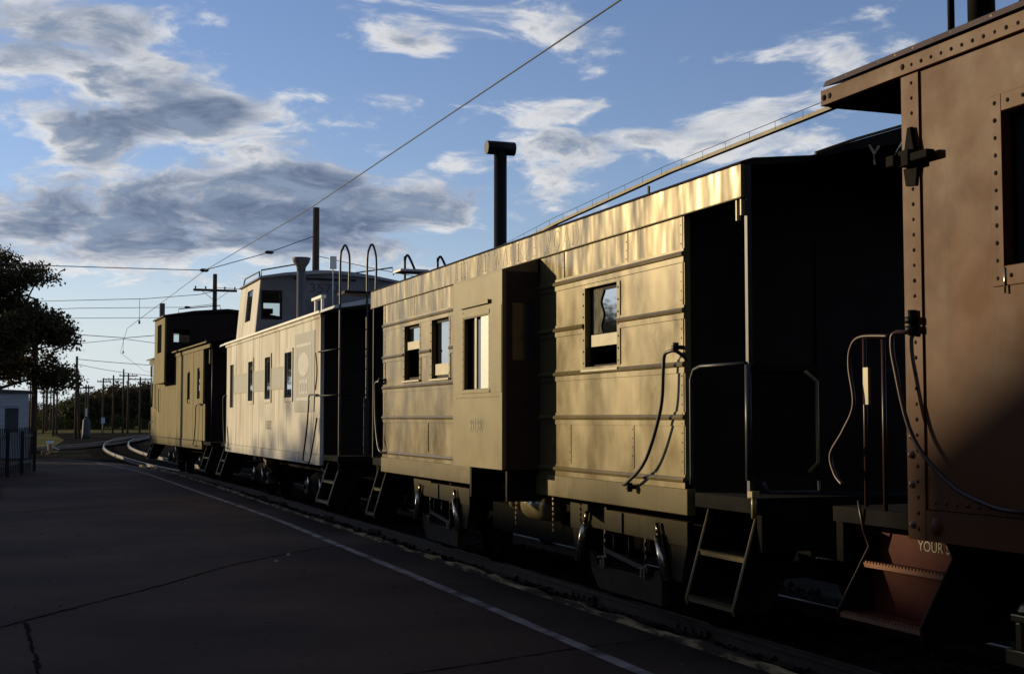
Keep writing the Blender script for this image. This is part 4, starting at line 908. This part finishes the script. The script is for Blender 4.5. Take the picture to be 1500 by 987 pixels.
# ================================================================== dull yellow caboose, farthest
def yellow_caboose():
    xs, xf = 4.66, 7.66
    c = thing('caboose', 'dull yellow wooden caboose with a dark cupola, farthest in the train', 'caboose', (TC, 35.5, .02))
    B0, B1 = 35.5, 45.4; R0, R1 = 34.4, 46.2
    holes = [(36.0, 36.45, 2.2, 3.0), (37.7, 38.0, 2.2, 2.95)]
    nb = 44; ys = np.linspace(B0, B1, nb + 1)
    for i in range(nb):
        px = xs + random.uniform(-.003, .003)
        MB().wall_x(px, xs + .05, float(ys[i]) + .006, float(ys[i + 1]) - .006, 1.12, 3.52, holes).build('board', YELL, c)
    MB().box(xs + .012, xs + .045, B0, B1, 1.12, 3.5).build('backing', mat('groove_dark', (.10, .075, .03)), c) if False else None
    MB().box(xs - .012, xs + .05, B0, B1, .90, 1.115).build('side_sill', YELL, c, .004)
    MB().box(xs - .03, xs - .006, B0 - .05, B1 + .1, 1.10, 1.13).build('truss_strip', BROWN, c)
    MB().box(xs - .022, xs + .02, R0, R1, 3.45, 3.56).build('letterboard', YELL, c)
    for a, e, z0, z1 in holes: MB().box(xs + .03, xs + .04, a, e, z0, z1).build('window_pane', GLASSD, c)
    for yy, z0, z1 in ((37.72, 2.1, 2.9), (43.6, 1.9, 2.6), (44.4, 2.0, 2.9)): MB().tube([(xs, yy, z0), (xs - .05, yy, z0), (xs - .05, yy, z1), (xs, yy, z1)], .012, 6).build('handhold', BROWN, c)
    prof = [(4.55, 3.56), (4.58, 3.61), (5.2, 3.78), (6.16, 3.88), (7.12, 3.78), (7.74, 3.61), (7.77, 3.56), (7.1, 3.70), (6.16, 3.80), (5.2, 3.70)]
    rf = MB().prism_y(prof, R0, R1).build('roof', BROWN, c)
    MB().box(4.54, 4.57, R0 - .01, R1 + .01, 3.565, 3.60).build('roof_edge', YELL, rf)
    # end platform frames
    for (y0, y1) in ((R0, B0 - .06), (B1 + .06, R1)):
        MB().box(xs + .03, xf - .03, y0, y1, 1.02, 1.1).build('platform_deck', UNDER, c)
        steps(c, xs, 5.3, y0 + .1, y1 - .1, 1.0, .38, 2, UNDER, mat('ochre_pipe', (.3, .22, .09)), mat('tread_metal', (.2, .15, .08)))
    MB().box(xs + .01, xs + .04, B0 - .30, B0 - .015, 1.12, 2.05).build('end_apron', YELL, c)
    MB().box(xs + .01, xs + .04, B1 + .015, B1 + .45, 1.12, 2.05).build('end_apron', YELL, c)
    for yo in (R0 + .04, R1 - .04): MB().cyl((xs + .06, yo, 1.1), (xs + .06, yo, 3.54), .018, 8).build('corner_post', BLACK, c)
    MB().box(xs + .02, xs + .06, R1 - .1, R1 + .12, 3.05, 3.4).build('marker_lamp', HUTD, c, .02)
    MB().box(xs - .0, xs + .04, R0 + .12, R0 + .20, 3.05, 3.4).build('marker_bracket', YELL, c)
    for yy in (B0, B1 - .05): MB().box(xs + .055, xf - .055, yy, yy + .05, 1.0, 3.70).build('end_wall', DARKR, c)
    MB().box(xf - .05, xf, B0, B1, 1.0, 3.55).build('far_wall', BROWN, c)
    MB().box(xs + .055, xf - .055, B0 + .055, B1 - .055, 1.0, 1.1).build('floor', UNDER, c)
    MB().box(5.4, 6.9, R0, R1, .70, .98).build('underframe', UNDER, c)
    # cupola with bays reaching below the eaves
    C0, C1, zt = 40.55, 42.75, 4.62; bx = xs - .30
    b = MB()
    b.wall_x(bx, bx + .05, C0, C1, 2.72, zt, [(C0 + .65, C1 - .65, 3.62, 4.45)])
    cu = b.build('cupola_bay', YELL, c)
    MB().box(bx + .03, bx + .036, C0 + .65, C1 - .65, 3.62, 4.45).build('bay_pane', GLASSD, cu)
    for xa, xe in ((bx + .05, xs - .002), (xf + .002, xf + .25)):
        MB().box(xa, xe, C0, C0 + .05, 2.72, 3.62).build('bay_cheek', DARKR, cu); MB().box(xa, xe, C1 - .05, C1, 2.72, 3.62).build('bay_cheek', DARKR, cu)
    MB().box(bx + .05, xs - .002, C0 + .05, C1 - .05, 2.725, 2.76).build('bay_floor', DARKR, cu)
    MB().box(xf + .25, xf + .30, C0, C1, 2.72, zt).build('cupola_bay', DARKR, cu)
    for yy in (C0, C1 - .05):
        b = MB(); cells = [(bx + .05, xf + .25, 3.62, 3.90), (bx + .05, xf + .25, 4.27, zt), (bx + .05, bx + .26, 3.90, 4.27), (bx + .72, xf - .44, 3.90, 4.27), (xf + .02, xf + .25, 3.90, 4.27)]
        for a, e, z0, z1 in cells: b.box(a, e, yy + .001, yy + .049, z0, z1)
        b.prism_y([(bx + .05, zt), (xf + .25, zt), (6.8, 4.80), (6.16, 4.84), (5.5, 4.80)], yy + .003, yy + .047).build('cupola_wall', DARKR, cu)
    MB().box(bx + .26, bx + .72, C0 + .02, C0 + .025, 3.90, 4.27).build('cupola_pane', CLEAR, cu)
    MB().prism_y([(bx - .06, zt), (bx - .05, zt + .05), (5.2, 4.82), (6.16, 4.90), (7.1, 4.82), (xf + .35, zt + .05), (xf + .36, zt), (7.1, 4.74), (6.16, 4.82), (5.2, 4.74)], C0 - .08, C1 + .08).build('cupola_roof', BROWN, cu)
    MB().box(7.2, 7.5, C0 - .05, C0 + .15, 4.80, 4.95).build('roof_vent', BROWN, cu)
    MB().tube([(4.75, C0, 4.66), (4.75, C0, 4.86), (5.95, C0, 5.0), (5.97, C0, 4.84)], .014, 6).build('roof_handrail', BLACK, cu)
    MB().tube([(4.62, 43.15, 3.6), (4.62, 43.15, 5.22)], .085, 12).build('smoke_jack', mat('brown_jack', (.09, .065, .045)), c)
    grab_iron(c, [(xs, B0 + .1, 2.05), (4.59, B0 + .1, 2.05), (4.58, B0 + .55, 2.0), (4.58, B0 + .62, 1.6), (4.58, B0 + .8, 1.15), (4.58, B0 + 1.0, 1.0), (4.6, B0 + .6, .98)], .014, BLACK)
    grab_iron(c, [(xs, B1 - .1, 1.6), (4.58, B1 + .1, 1.5), (4.58, B1 - .1, 1.05), (4.6, B1 - .5, 1.0)], .012, BLACK)
    truck(c, 37.4, 1.7, 'plain', 1.02); truck(c, 43.3, 1.7, 'plain', 1.02)
    MB().box(6.0, 6.3, R0 - .5, R0, .60, .84).build('coupler', UNDER, c)
    c.rotation_euler = (0, 0, R(1.75))
    c.location.x -= .06
    return c
yellow_caboose()

# ================================================================== poles and wires
def pole(x, y, h, label, arms=(), r=.13, lean=0., group='wooden line poles along the tracks'):
    p = thing('utility_pole', label, 'pole', (x, y, -.125), group)
    MB().tube([(x, y, -.125), (x + lean * .5, y, h * .5), (x + lean, y, h)], [r * 1.15, r, r * .82], 10).build('shaft', POLE, p)
    for z, w in arms:
        xl = x + lean * z / h
        a = MB().box(xl - w / 2, xl + w / 2, y - .20, y - .09, z - .06, z + .06)
        a.bar((xl - w * .3, y - .12, z - .05), (xl, y - .12, z - .55), .03, .02).bar((xl + w * .3, y - .12, z - .05), (xl, y - .12, z - .55), .03, .02)
        o = a.build('crossarm', POLE, p)
        for q in (-.45, -.22, .22, .45): MB().tube([(xl + q * w, y - .145, z + .06), (xl + q * w, y - .145, z + .12), (xl + q * w, y - .145, z + .2)], [.02, .045, .03], 8).build('insulator', HUTD, o)
    return p
pole(9.99, 47.3, 9.1, 'tall bare pole rising behind the off-white cupola', r=.14)
pole(9.7, 70.6, 9.05, 'brown pole with a single crossarm above the yellow cupola', ((8.2, 2.2),), r=.13)
pole(1.15, 75.0, 7.9, 'dark pole rising through the left tree beside the grey hut', r=.15)
pole(5.5, 128.0, 7.2, 'upright pole just left of the trackside signal cabinet', r=.125)
pole(5.85, 128.6, 6.1, 'leaning brace pole against the upright pole by the signal cabinet', r=.11, lean=-.25)
far = [(4.0, 142, 5.9, ()), (10.05, 165, 6.3, ((5.9, 1.4),)), (11.25, 166, 6.7, ((6.2, 2.4), (5.2, 2.0))), (12.3, 158, 6.7, ((6.4, 2.0),)), (12.75, 171, 7.6, ()), (14.2, 165, 6.5, ((6.2, 2.6), (5.1, 2.4))),
       (8.3, 168, 5.6, ((5.2, 1.6),)), (5.0, 165, 5.8, ()), (3.7, 172, 6.0, ((5.5, 1.8),)), (2.9, 176, 6.4, ((5.9, 2.2),)), (2.3, 182, 6.2, ()), (4.4, 190, 5.6, ((5.1, 1.8),)), (4.9, 205, 5.6, ((5.2, 1.6), (4.6, 1.6))), (5.6, 214, 5.3, ()), (9.5, 186, 6.0, ((5.7, 1.5),))]
names = ['thin bare pole left of the upright pole by the signal cabinet', 'short single-arm pole over the far woods', 'double-arm pole left of the paired poles over the far woods', 'single-arm pole in the middle of the far woods', 'tallest bare pole over the far woods',
         'double-arm pole right beside the yellow caboose over the woods', 'small single-arm pole right of the signal cabinet', 'thin bare pole left of the far woods', 'single-arm pole left of the far woods, between bare poles', 'single-arm pole closest to the left tree, tallest of its cluster',
         'bare pole nearest the grey hut among the distant poles', 'short single-arm pole in the distant left cluster', 'double-arm pole in the distant left cluster', 'short bare pole at the right of the distant left cluster', 'slender single-arm pole behind the far woods, left of centre']
for (x, y, h, a), nm in zip(far, names): pole(x, y, h, nm, a, r=.105)
pole(-3.2, 47.3, 8.2, 'pole hidden behind the left tree that carries the nearest span wire', r=.14)

def wire(p, q, sag, r, label, nm='overhead_wire', n=14):
    pts = []
    for i in range(n + 1):
        t = i / n; v = Vector(p).lerp(Vector(q), t); v.z -= sag * 4 * t * (1 - t); pts.append(v)
    return tag(MB().tube(pts, r, 5).build(nm, WIRE), label, 'wire', 'overhead wires')
def strand(pts, r, label): return tag(MB().tube(pts, r, 5).build('overhead_wire', WIRE), label, 'wire', 'overhead wires')
strand([Vector(v) for v in ((TC, -6, 6.28), (TC, 12, 6.24), (TC, 30, 6.35), (6.13, 47.3, 6.72), (5.5, 72, 6.25), (7.2, 100, 6.3), (12, 135, 6.2), (24, 175, 6.0))], .011, 'trolley wire running the length of the train above the roofs')
strand([(9.9, 47.3, 8.08), (8.35, 47.3, 7.45), (6.13, 47.3, 6.74), (4.0, 47.3, 6.72), (.6, 47.3, 6.70), (-3.2, 47.3, 6.75)], .014, 'span wire from the tall pole to the left tree')
strand([(9.6, 70.6, 8.15), (9.1, 72, 8.1), (6.4, 72, 7.8), (1.1, 75, 7.75)], .016, 'span wire from the crossarm pole across to the left')
strand([(9.6, 70.6, 7.5), (8.5, 72, 7.42), (3.1, 72, 7.22), (1.1, 75, 7.3)], .014, 'middle span wire from the crossarm pole across to the left')
strand([(9.6, 70.6, 6.95), (9.0, 72, 6.9), (3.1, 72, 6.72), (1.1, 75, 6.8)], .013, 'lowest span wire from the crossarm pole across to the left')
strand([(20, 100, 7.9), (10.3, 100, 7.65), (7.5, 100, 7.35), (4.6, 100, 7.5), (-4, 100, 8.1)], .024, 'long sagging span wire right of the left tree')
strand([(20, 100.5, 7.0), (10.1, 100.5, 7.0), (7.5, 100.5, 7.3), (4.6, 100.5, 6.95), (-4, 100.5, 6.6)], .018, 'thin span wire under the sagging one right of the left tree')
wire((5.5, 128, 6.95), (24, 128, 6.3), .25, .026, 'span wire from the upright pole to the right')
wire((5.5, 128, 5.2), (-6, 118, 6.4), .5, .026, 'drooping wire from the upright pole to the left')
wire((5.5, 128, 6.5), (24, 134, 6.3), .9, .022, 'drooping feeder wire over the far woods')
wire((9.7, 70.5, 8.35), (30, 64, 9.2), .6, .014, 'line wire leaving the crossarm pole to the right')
wire((10.0, 47.3, 7.4), (22, 43, 5.6), .3, .012, 'guy wire falling right from the tall pole')
def hanger(x, y, z0, z1, label):
    o = thing('wire_hanger', label, 'insulator', (x, y, z0), 'wire hangers')
    MB().cyl((x, y, z0), (x, y, z1), .012, 6).build('rod', WIRE, o); MB().cyl((x, y, z0 - .05), (x, y, z0 + .12), .05, 8).build('insulator_bell', HUTD, o)
hanger(6.1, 72, 6.55, 7.78, 'hanging rod and insulator under the crossarm pole span wire')
hanger(7.4, 100, 6.3, 7.32, 'hanging rod and insulator under the long sagging span wire')
def lump(x, y, z, label): tag(MB().tube([(x - .16, y, z), (x - .09, y, z), (x + .09, y, z), (x + .16, y, z)], [.015, .06, .06, .015], 8).build('strain_insulator', HUTD), label, 'insulator', 'strain insulators on the wires')
lump(8.35, 47.3, 7.45, 'strain insulator on the wire left of the tall pole')
lump(6.13, 47.3, 6.74, 'fitting where span wire meets trolley wire')
lump(8.5, 72, 7.42, 'strain insulator on the lower span wire near crossarm pole')

# ================================================================== hut, fence, trackside things
def hut():
    h = thing('hut', 'small grey board hut with a dark window behind the teal fence', 'hut', (-2, 62.4, -.125))
    x0, x1, y0, y1 = -4.6, .74, 62.4, 66
    for i in range(10):
        z0 = -.05 + i * .283; z1 = z0 + .28
        for a, e in (((x0, x1),) if not (1.2 < (z0 + z1) / 2 < 2.1) else ((x0, -.22), (.33, x1))): MB().box(a, e, y0 - random.uniform(0, .008), y0 + .04, z0, z1).build('board', HUTW, h)
    MB().box(x0, x1, y0 + .045, y1, -.12, 2.75).build('body', HUTW, h)
    MB().box(-.22, .33, y0 + .02, y0 + .03, 1.08, 2.12).build('window', HUTD, h)
    for z in (1.05, 2.12): MB().box(-.26, .37, y0 - .03, y0 - .011, z, z + .04).build('window_trim', HUTW, h)
    MB().prism_y([(x0 - .2, 2.785), (x1 + .18, 2.785), (x1 + .18, 2.87), (x0 - .2, 3.1)], y0 - .15, y1 + .15).build('roof', TILE, h)
hut()
def fence():
    f = thing('picket_fence', 'dark teal picket fence standing in front of the grey hut', 'fence', (0, 44, 0))
    p, q = Vector((-.95, 37.5, 0)), Vector((.65, 46.5, 0)); d = (q - p); n = 34
    for i in range(n + 1):
        c = p + d * (i / n); u = d.normalized()
        MB().bar((c.x, c.y, .03), (c.x, c.y, 1.40 + random.uniform(-.02, .02)), .03, .235).build('picket', TEAL, f)
    for z in (.35, 1.15): MB().bar((p.x + .04, p.y, z), (q.x + .04, q.y, z), .05, .08).build('rail', TEAL, f)
    for i in range(0, 5): c = p + d * (i / 4); MB().box(c.x + .05, c.x + .15, c.y - .05, c.y + .05, 0, 1.3).build('post', TEAL, f)
fence()
def kerb():
    k = thing('brick_edging', 'low orange brick edging at the left border of the paving', 'edging', (-.3, 33, 0))
    me = None
    for i in range(22):
        for j in range(2):
            b = MB().box(-.31 - .004 * i, -.20 - .004 * i, 31 + i * .23 + j * .11, 31 + i * .23 + j * .11 + .215, .005 + j * .075, .07 + j * .075); b.build('brick', BRICK, k)
kerb()
def cabinet():
    c = thing('signal_cabinet', 'black trackside signal cabinet with a pale blade beside the upright pole', 'signal', (6.3, 126, -.125))
    MB().tube([(6.3, 126, -.125), (6.3, 126, .3), (6.3, 126, 1.5), (6.3, 126, 1.72)], [.40, .36, .30, .10], 14).build('case', HUTD, c)
    MB().cyl((6.3, 126, 1.7), (6.3, 126, 2.6), .05, 8).build('mast', HUTD, c)
    MB().box(6.22, 6.34, 125.9, 125.93, 1.85, 2.55).build('blade', PALE, c)
cabinet()
def whistle(x, y):
    c = thing('track_sign', 'small pale blue sign on a post right of the signal cabinet', 'sign', (x, y, -.125))
    MB().cyl((x, y, -.125), (x, y, 1.6), .05, 8).build('post', HUTD, c); MB().box(x - .16, x + .16, y - .05, y - .03, 1.2, 1.75).build('panel', mat('pale_blue_sign', (.35, .38, .5)), c)
whistle(8.2, 134)
def switch_stand():
    c = thing('switch_stand', 'rusty switch stand with a white target beside the siding rails', 'switch stand', (1.9, 72.5, -.125))
    MB().box(1.5, 2.3, 72.3, 72.7, -.12, .05).build('base', EDGE, c); MB().box(1.8, 2.0, 72.4, 72.6, .05, .38).build('housing', mat('switch_rust', (.2, .13, .08)), c, .03)
    MB().cyl((1.9, 72.5, .38), (1.9, 72.5, .60), .03, 8).build('mast', HUTD, c); MB().bar((1.9, 72.45, .30), (2.35, 72.4, .12), .05, .04).build('lever', PALE, c); MB().box(1.72, 2.08, 72.44, 72.46, .42, .56).build('target', PALE, c)
switch_stand()
# two pebbles lying on the paving
for (x, y, r, lb) in ((3.28, 17.0, .03, 'pale pebble on the dark paving, the farther of two'), (3.0, 16.3, .026, 'pale pebble on the dark paving, the nearer of two')):
    b = MB(); b.dome((x, y, .001), r, (0, 0, 1), 1.0); tag(b.build('pebble', mat('pebble_stone', (.3, .28, .24))), lb, 'pebble')

b = MB()
for q in range(520):
    x = random.uniform(-.3, 4.75); y = 5 + 34 * random.random() ** 1.4; a = random.uniform(0, 6.28); r_ = random.uniform(.008, .022)
    if q % 3: b.dome((x, y, .0), r_ * .7, (0, 0, 1), .8)
    else: b.add([(x + math.cos(a) * r_ * 1.6, y + math.sin(a) * r_ * 1.6, .004), (x - math.sin(a) * r_ * .8, y + math.cos(a) * r_ * .8, .012), (x - math.cos(a) * r_ * 1.6, y - math.sin(a) * r_ * 1.6, .005), (x + math.sin(a) * r_ * .8, y - math.cos(a) * r_ * .8, .009)], [(0, 1, 2, 3)])
o = b.build('grit', mat('grit_and_leaves', (.11, .085, .06), rough=.95, var=.5, scale=1.5, spec=0)); o['kind'] = 'stuff'; o['label'] = 'grit and dead leaves scattered over the paving'; o['category'] = 'grit'
# ================================================================== trees
def leaf_mesh(name, lobes, n, size, m, zflat=1.):
    """many small leaf quads gathered in sprays through a set of ellipsoid lobes"""
    lob = np.array(lobes); vol = lob[:, 3] * lob[:, 4] * lob[:, 5]; ns = max(1, n // 26)
    pick = rng.choice(len(lob), ns, p=vol / vol.sum()); L_ = lob[pick]
    d = rng.normal(size=(ns, 3)); d /= np.linalg.norm(d, axis=1)[:, None]
    rad = rng.random(ns) ** .45
    cen = L_[:, :3] + d * L_[:, 3:6] * rad[:, None]
    c = np.repeat(cen, 26, 0); k = len(c)
    c = c + rng.normal(size=(k, 3)) * size * np.array((2.3, 2.3, 1.6))
    u = rng.normal(size=(k, 3)); u /= np.linalg.norm(u, axis=1)[:, None]
    w = rng.normal(size=(k, 3)); w -= u * (w * u).sum(1)[:, None]; w /= np.linalg.norm(w, axis=1)[:, None]
    s_ = size * rng.uniform(.6, 1.3, (k, 1))
    vs_ = np.stack([c - u * s_, c + w * s_ * .55, c + u * s_, c - w * s_ * .55], 1).reshape(-1, 3)
    me = bpy.data.meshes.new(name); me.vertices.add(len(vs_)); me.vertices.foreach_set('co', vs_.ravel())
    me.loops.add(4 * k); me.loops.foreach_set('vertex_index', np.arange(4 * k)); me.polygons.add(k)
    me.polygons.foreach_set('loop_start', np.arange(0, 4 * k, 4)); me.polygons.foreach_set('loop_total', np.full(k, 4)); me.update(); me.materials.append(m); return me
def limbs(base, h, lobes, r):
    b = MB(); x, y, z = base
    b.tube([(x, y, z), (x + .05, y, z + h * .3), (x - .08, y + .05, z + h * .62), (x, y, z + h * .85)], [r, r * .8, r * .55, r * .15], 10)
    for l in lobes:
        t = random.uniform(.28, .5); s_ = Vector((x, y, z + h * t)); e = Vector(l[:3]); md = s_.lerp(e, .5) + Vector((random.uniform(-.3, .3), random.uniform(-.3, .3), .25))
        b.tube(spline([s_, md, e], 4), [r * .42 * (1 - q / 10) for q in range(9)], 6)
    return b
def tree(name, base, h, lobes, n, size, m, label, group=None, r=.22):
    """lobes relative to the base"""
    t = thing(name, label, 'tree', base, group)
    L_ = [tuple(np.add(l[:3], base)) + tuple(l[3:]) for l in lobes]
    limbs(base, h, L_, r).build('trunk', BARK, t)
    me = leaf_mesh('crown', lobes, n, size, m); o = bpy.data.objects.new('crown', me); COL.objects.link(o); o.parent = t
    return t
tl = []
rt = random.Random(23)
while len(tl) < 56:
    x, z = rt.uniform(-4.2, 4.0), rt.uniform(3.3, 9.9); y = rt.uniform(-2.6, 2.6)
    top = 9.8 - .085 * max(0, x - .2) ** 2.2 - .12 * max(0, -x) ** 1.8; low = 3.6 + (.25 if x < 2.2 else -.1)
    if z > top or z < low or (x - .2) ** 2 / 20 + y * y / 8 > 1: continue
    r_ = rt.uniform(.45, 1.05); tl.append((x, y, z, r_ * 1.25, r_ * 1.25, r_ * .8))
tree('leafy_tree', (-1.2, 73, -.125), 9, tl, 62000, .10, LEAF2, 'big dark backlit leafy tree at the left edge above the grey hut', r=.26)
def far_crown(i): 
    a = [(random.uniform(-2.6, 2.6), random.uniform(-1.5, 1.5), random.uniform(2.2, 4.2), random.uniform(1.3, 2.1), random.uniform(1.2, 1.8), random.uniform(1.1, 1.7)) for _ in range(7)]
    return a + [(0, 0, 4.6, 1.6, 1.5, 1.2)]
fl = ['rusty green bushy tree in the far woods, ', 'dark round tree in the far woods, ', 'broad low tree in the far woods, ']
lobs = [far_crown(i) for i in range(3)]; mesh_ = [leaf_mesh('crown', lobs[i], 9000, .19, (LEAF2, LEAF, LEAF2)[i]) for i in range(3)]
spots = [(7.5, 232, .80), (10.5, 226, .92), (13.2, 234, 1.02), (15.6, 228, 1.18), (18.0, 236, 1.26), (20.8, 230, 1.22), (23.0, 240, 1.28), (25.6, 232, 1.02), (28.2, 228, 1.28), (31, 234, 1.42), (35, 240, 1.45), (40, 238, 1.3), (46, 242, 1.35), (52, 236, 1.25), (2.5, 250, .8), (-1.5, 258, .75)]
place = ['third from the pole cluster', 'right of the pole cluster', 'behind the upright pole', 'behind the signal cabinet', 'right of the signal cabinet', 'above the rail bend', 'behind the single-arm pole', 'in the dip of the skyline', 'touching the yellow caboose', 'half hidden by the yellow caboose', 'just behind the yellow caboose', 'behind the yellow and white cars', 'behind the white car', 'farthest right of the row', 'between the far left poles', 'behind the dark pole by the hut']
for i, (x, y, s_) in enumerate(spots):
    s_ *= 1.03; k = i % 3; t = thing('distant_tree', fl[k] + place[i], 'tree', (x, y, -.1), 'trees of the far woods')
    MB().tube([(x, y, -.1), (x + .1, y, 2.4 * s_), (x, y, 4 * s_)], [.22, .16, .06], 7).build('trunk', BARK, t)
    o = bpy.data.objects.new('crown', mesh_[k]); COL.objects.link(o); o.parent = t; o.scale = (s_, s_, s_ * random.uniform(.93, 1.05)); o.rotation_euler = (0, 0, random.uniform(0, 6))
# low brush filling under the far trees
bm_ = [(x, random.uniform(0, 6), random.uniform(.4, 1.2), random.uniform(1.2, 2.2), 1.5, random.uniform(.8, 1.4)) for x in np.linspace(-8, 60, 44)]
me = leaf_mesh('brush', bm_, 26000, .17, LEAF); o = bpy.data.objects.new('brush', me); COL.objects.link(o); o.location = (0, 222, -.1); o['kind'] = 'stuff'; o['label'] = 'dark undergrowth at the foot of the far woods'; o['category'] = 'undergrowth'

# trees beyond the left edge of the picture: the low sun comes through them, so the paving and the running gear lie in shade
sl_ = [[(random.uniform(-2.6, 2.6), random.uniform(-2.6, 2.6), random.uniform(1.5, 6.9), random.uniform(1.5, 2.3), random.uniform(1.5, 2.3), random.uniform(1.2, 1.8)) for _ in range(11)] for k in range(2)]
sm_ = [leaf_mesh('crown', sl_[k], 9000, .24, LEAF) for k in range(2)]
def shade_tree(x, y, s_, i, mesh=None, g='trees left of the picture'):
    t = thing('shade_tree', 'unseen leafy tree added behind the camera to block skylight' if y < 0 else 'leafy tree standing outside the left edge of the picture, shading the paving', 'tree', (x, y, -.125), g)
    limbs((x, y, -.125), 7.5 * s_, [tuple(np.add(np.array(l[:3]) * s_, (x, y, 0))) for l in sl_[i % 2][:6]], .22).build('trunk', BARK, t)
    o = bpy.data.objects.new('crown', mesh or sm_[i % 2]); COL.objects.link(o); o.parent = t; o.scale = (s_, s_, s_); o.rotation_euler = (0, 0, i * 1.3)
for i in range(0, 12, 2): shade_tree(-27 + (i % 3 - 1) * 1.6, 44 + i * 3.7, .96 + .06 * math.sin(i * 2.1), i)
for i in range(7): shade_tree(-12 + i * 5.2, -17 - (i % 2) * 3, 1.7, i, None, 'trees added behind the camera')  # unseen trees, added to cut the skylight on the car ends
# the depot beside the paving, behind the camera to the left
def depot():
    d = thing('depot_building', 'long dark depot building standing behind the camera on the left', 'building', (-12, -6, 0))
    x0, x1, y0, y1 = -17, -8, -26, 12
    MB().box(x0, x1, y0, y1, .0, 4.2).build('wall', mat('depot_wall', (.10, .05, .035), rough=.9, var=.2), d)
    MB().prism_y([(x0 - 1, 4.205), (x1 + 1.2, 4.205), (x1 + 1.2, 4.3), ((x0 + x1) / 2, 7.4), (x0 - 1, 4.3)], y0 - .8, y1 + .8).build('roof', TILE, d)
    for q in range(7):
        w = MB().box(x1 + .002, x1 + .05, -22 + q * 4.6, -20.8 + q * 4.6, 1.0, 2.9).build('window', WOODS, d); MB().box(x1 + .052, x1 + .06, -21.9 + q * 4.6, -20.9 + q * 4.6, 1.1, 2.8).build('pane', GLASSD, w)
depot()
def shade_storehouse():  # unseen building, added and shaped to lay diagonal shade on the red caboose
    d = thing('shade_storehouse', 'unseen gabled block added north of the depot to shade the red caboose', 'building', (-28, 24, -.125))
    x0, x1, y0, y1 = -33, -23.4, 12, 36.5
    MB().box(x0, x1, y0, y1, -.12, 7.9).build('wall', MATS['depot_wall'], d)
    MB().prism_y([(x0 - .1, 7.905), (x1 + .1, 7.905), (x1 + .1, 7.95), ((x0 + x1) / 2, 12.0), (x0 - .1, 7.95)], y0 - .1, y1 + .02).build('roof', TILE, d)
    for q in range(5):
        for z in (1.0, 4.4): MB().box(x1 + .002, x1 + .05, 14 + q * 4.3, 15.4 + q * 4.3, z, z + 1.9).build('window', GLASSD, d)
shade_storehouse()
def shade_warehouse():  # unseen building, added with its height set to shade rails and trucks
    d = thing('shade_warehouse', 'unseen long tall block added left of the picture to shade the running gear', 'building', (-36, 64, -.125))
    MB().box(-39, -33, 41, 86, -.12, 8.9).build('wall', mat('warehouse_brick', (.12, .06, .045), rough=.9, var=.2), d)
    MB().prism_y([(-39.3, 8.905), (-32.8, 8.905), (-32.8, 9.60), (-39.3, 9.60)], 40.8, 86.2).build('roof', TILE, d)
    for q in range(9):
        for z in (1.0, 5.0): MB().box(-32.998, -32.95, 43 + q * 4.7, 45 + q * 4.7, z, z + 2.2).build('window', GLASSD, d)
shade_warehouse()
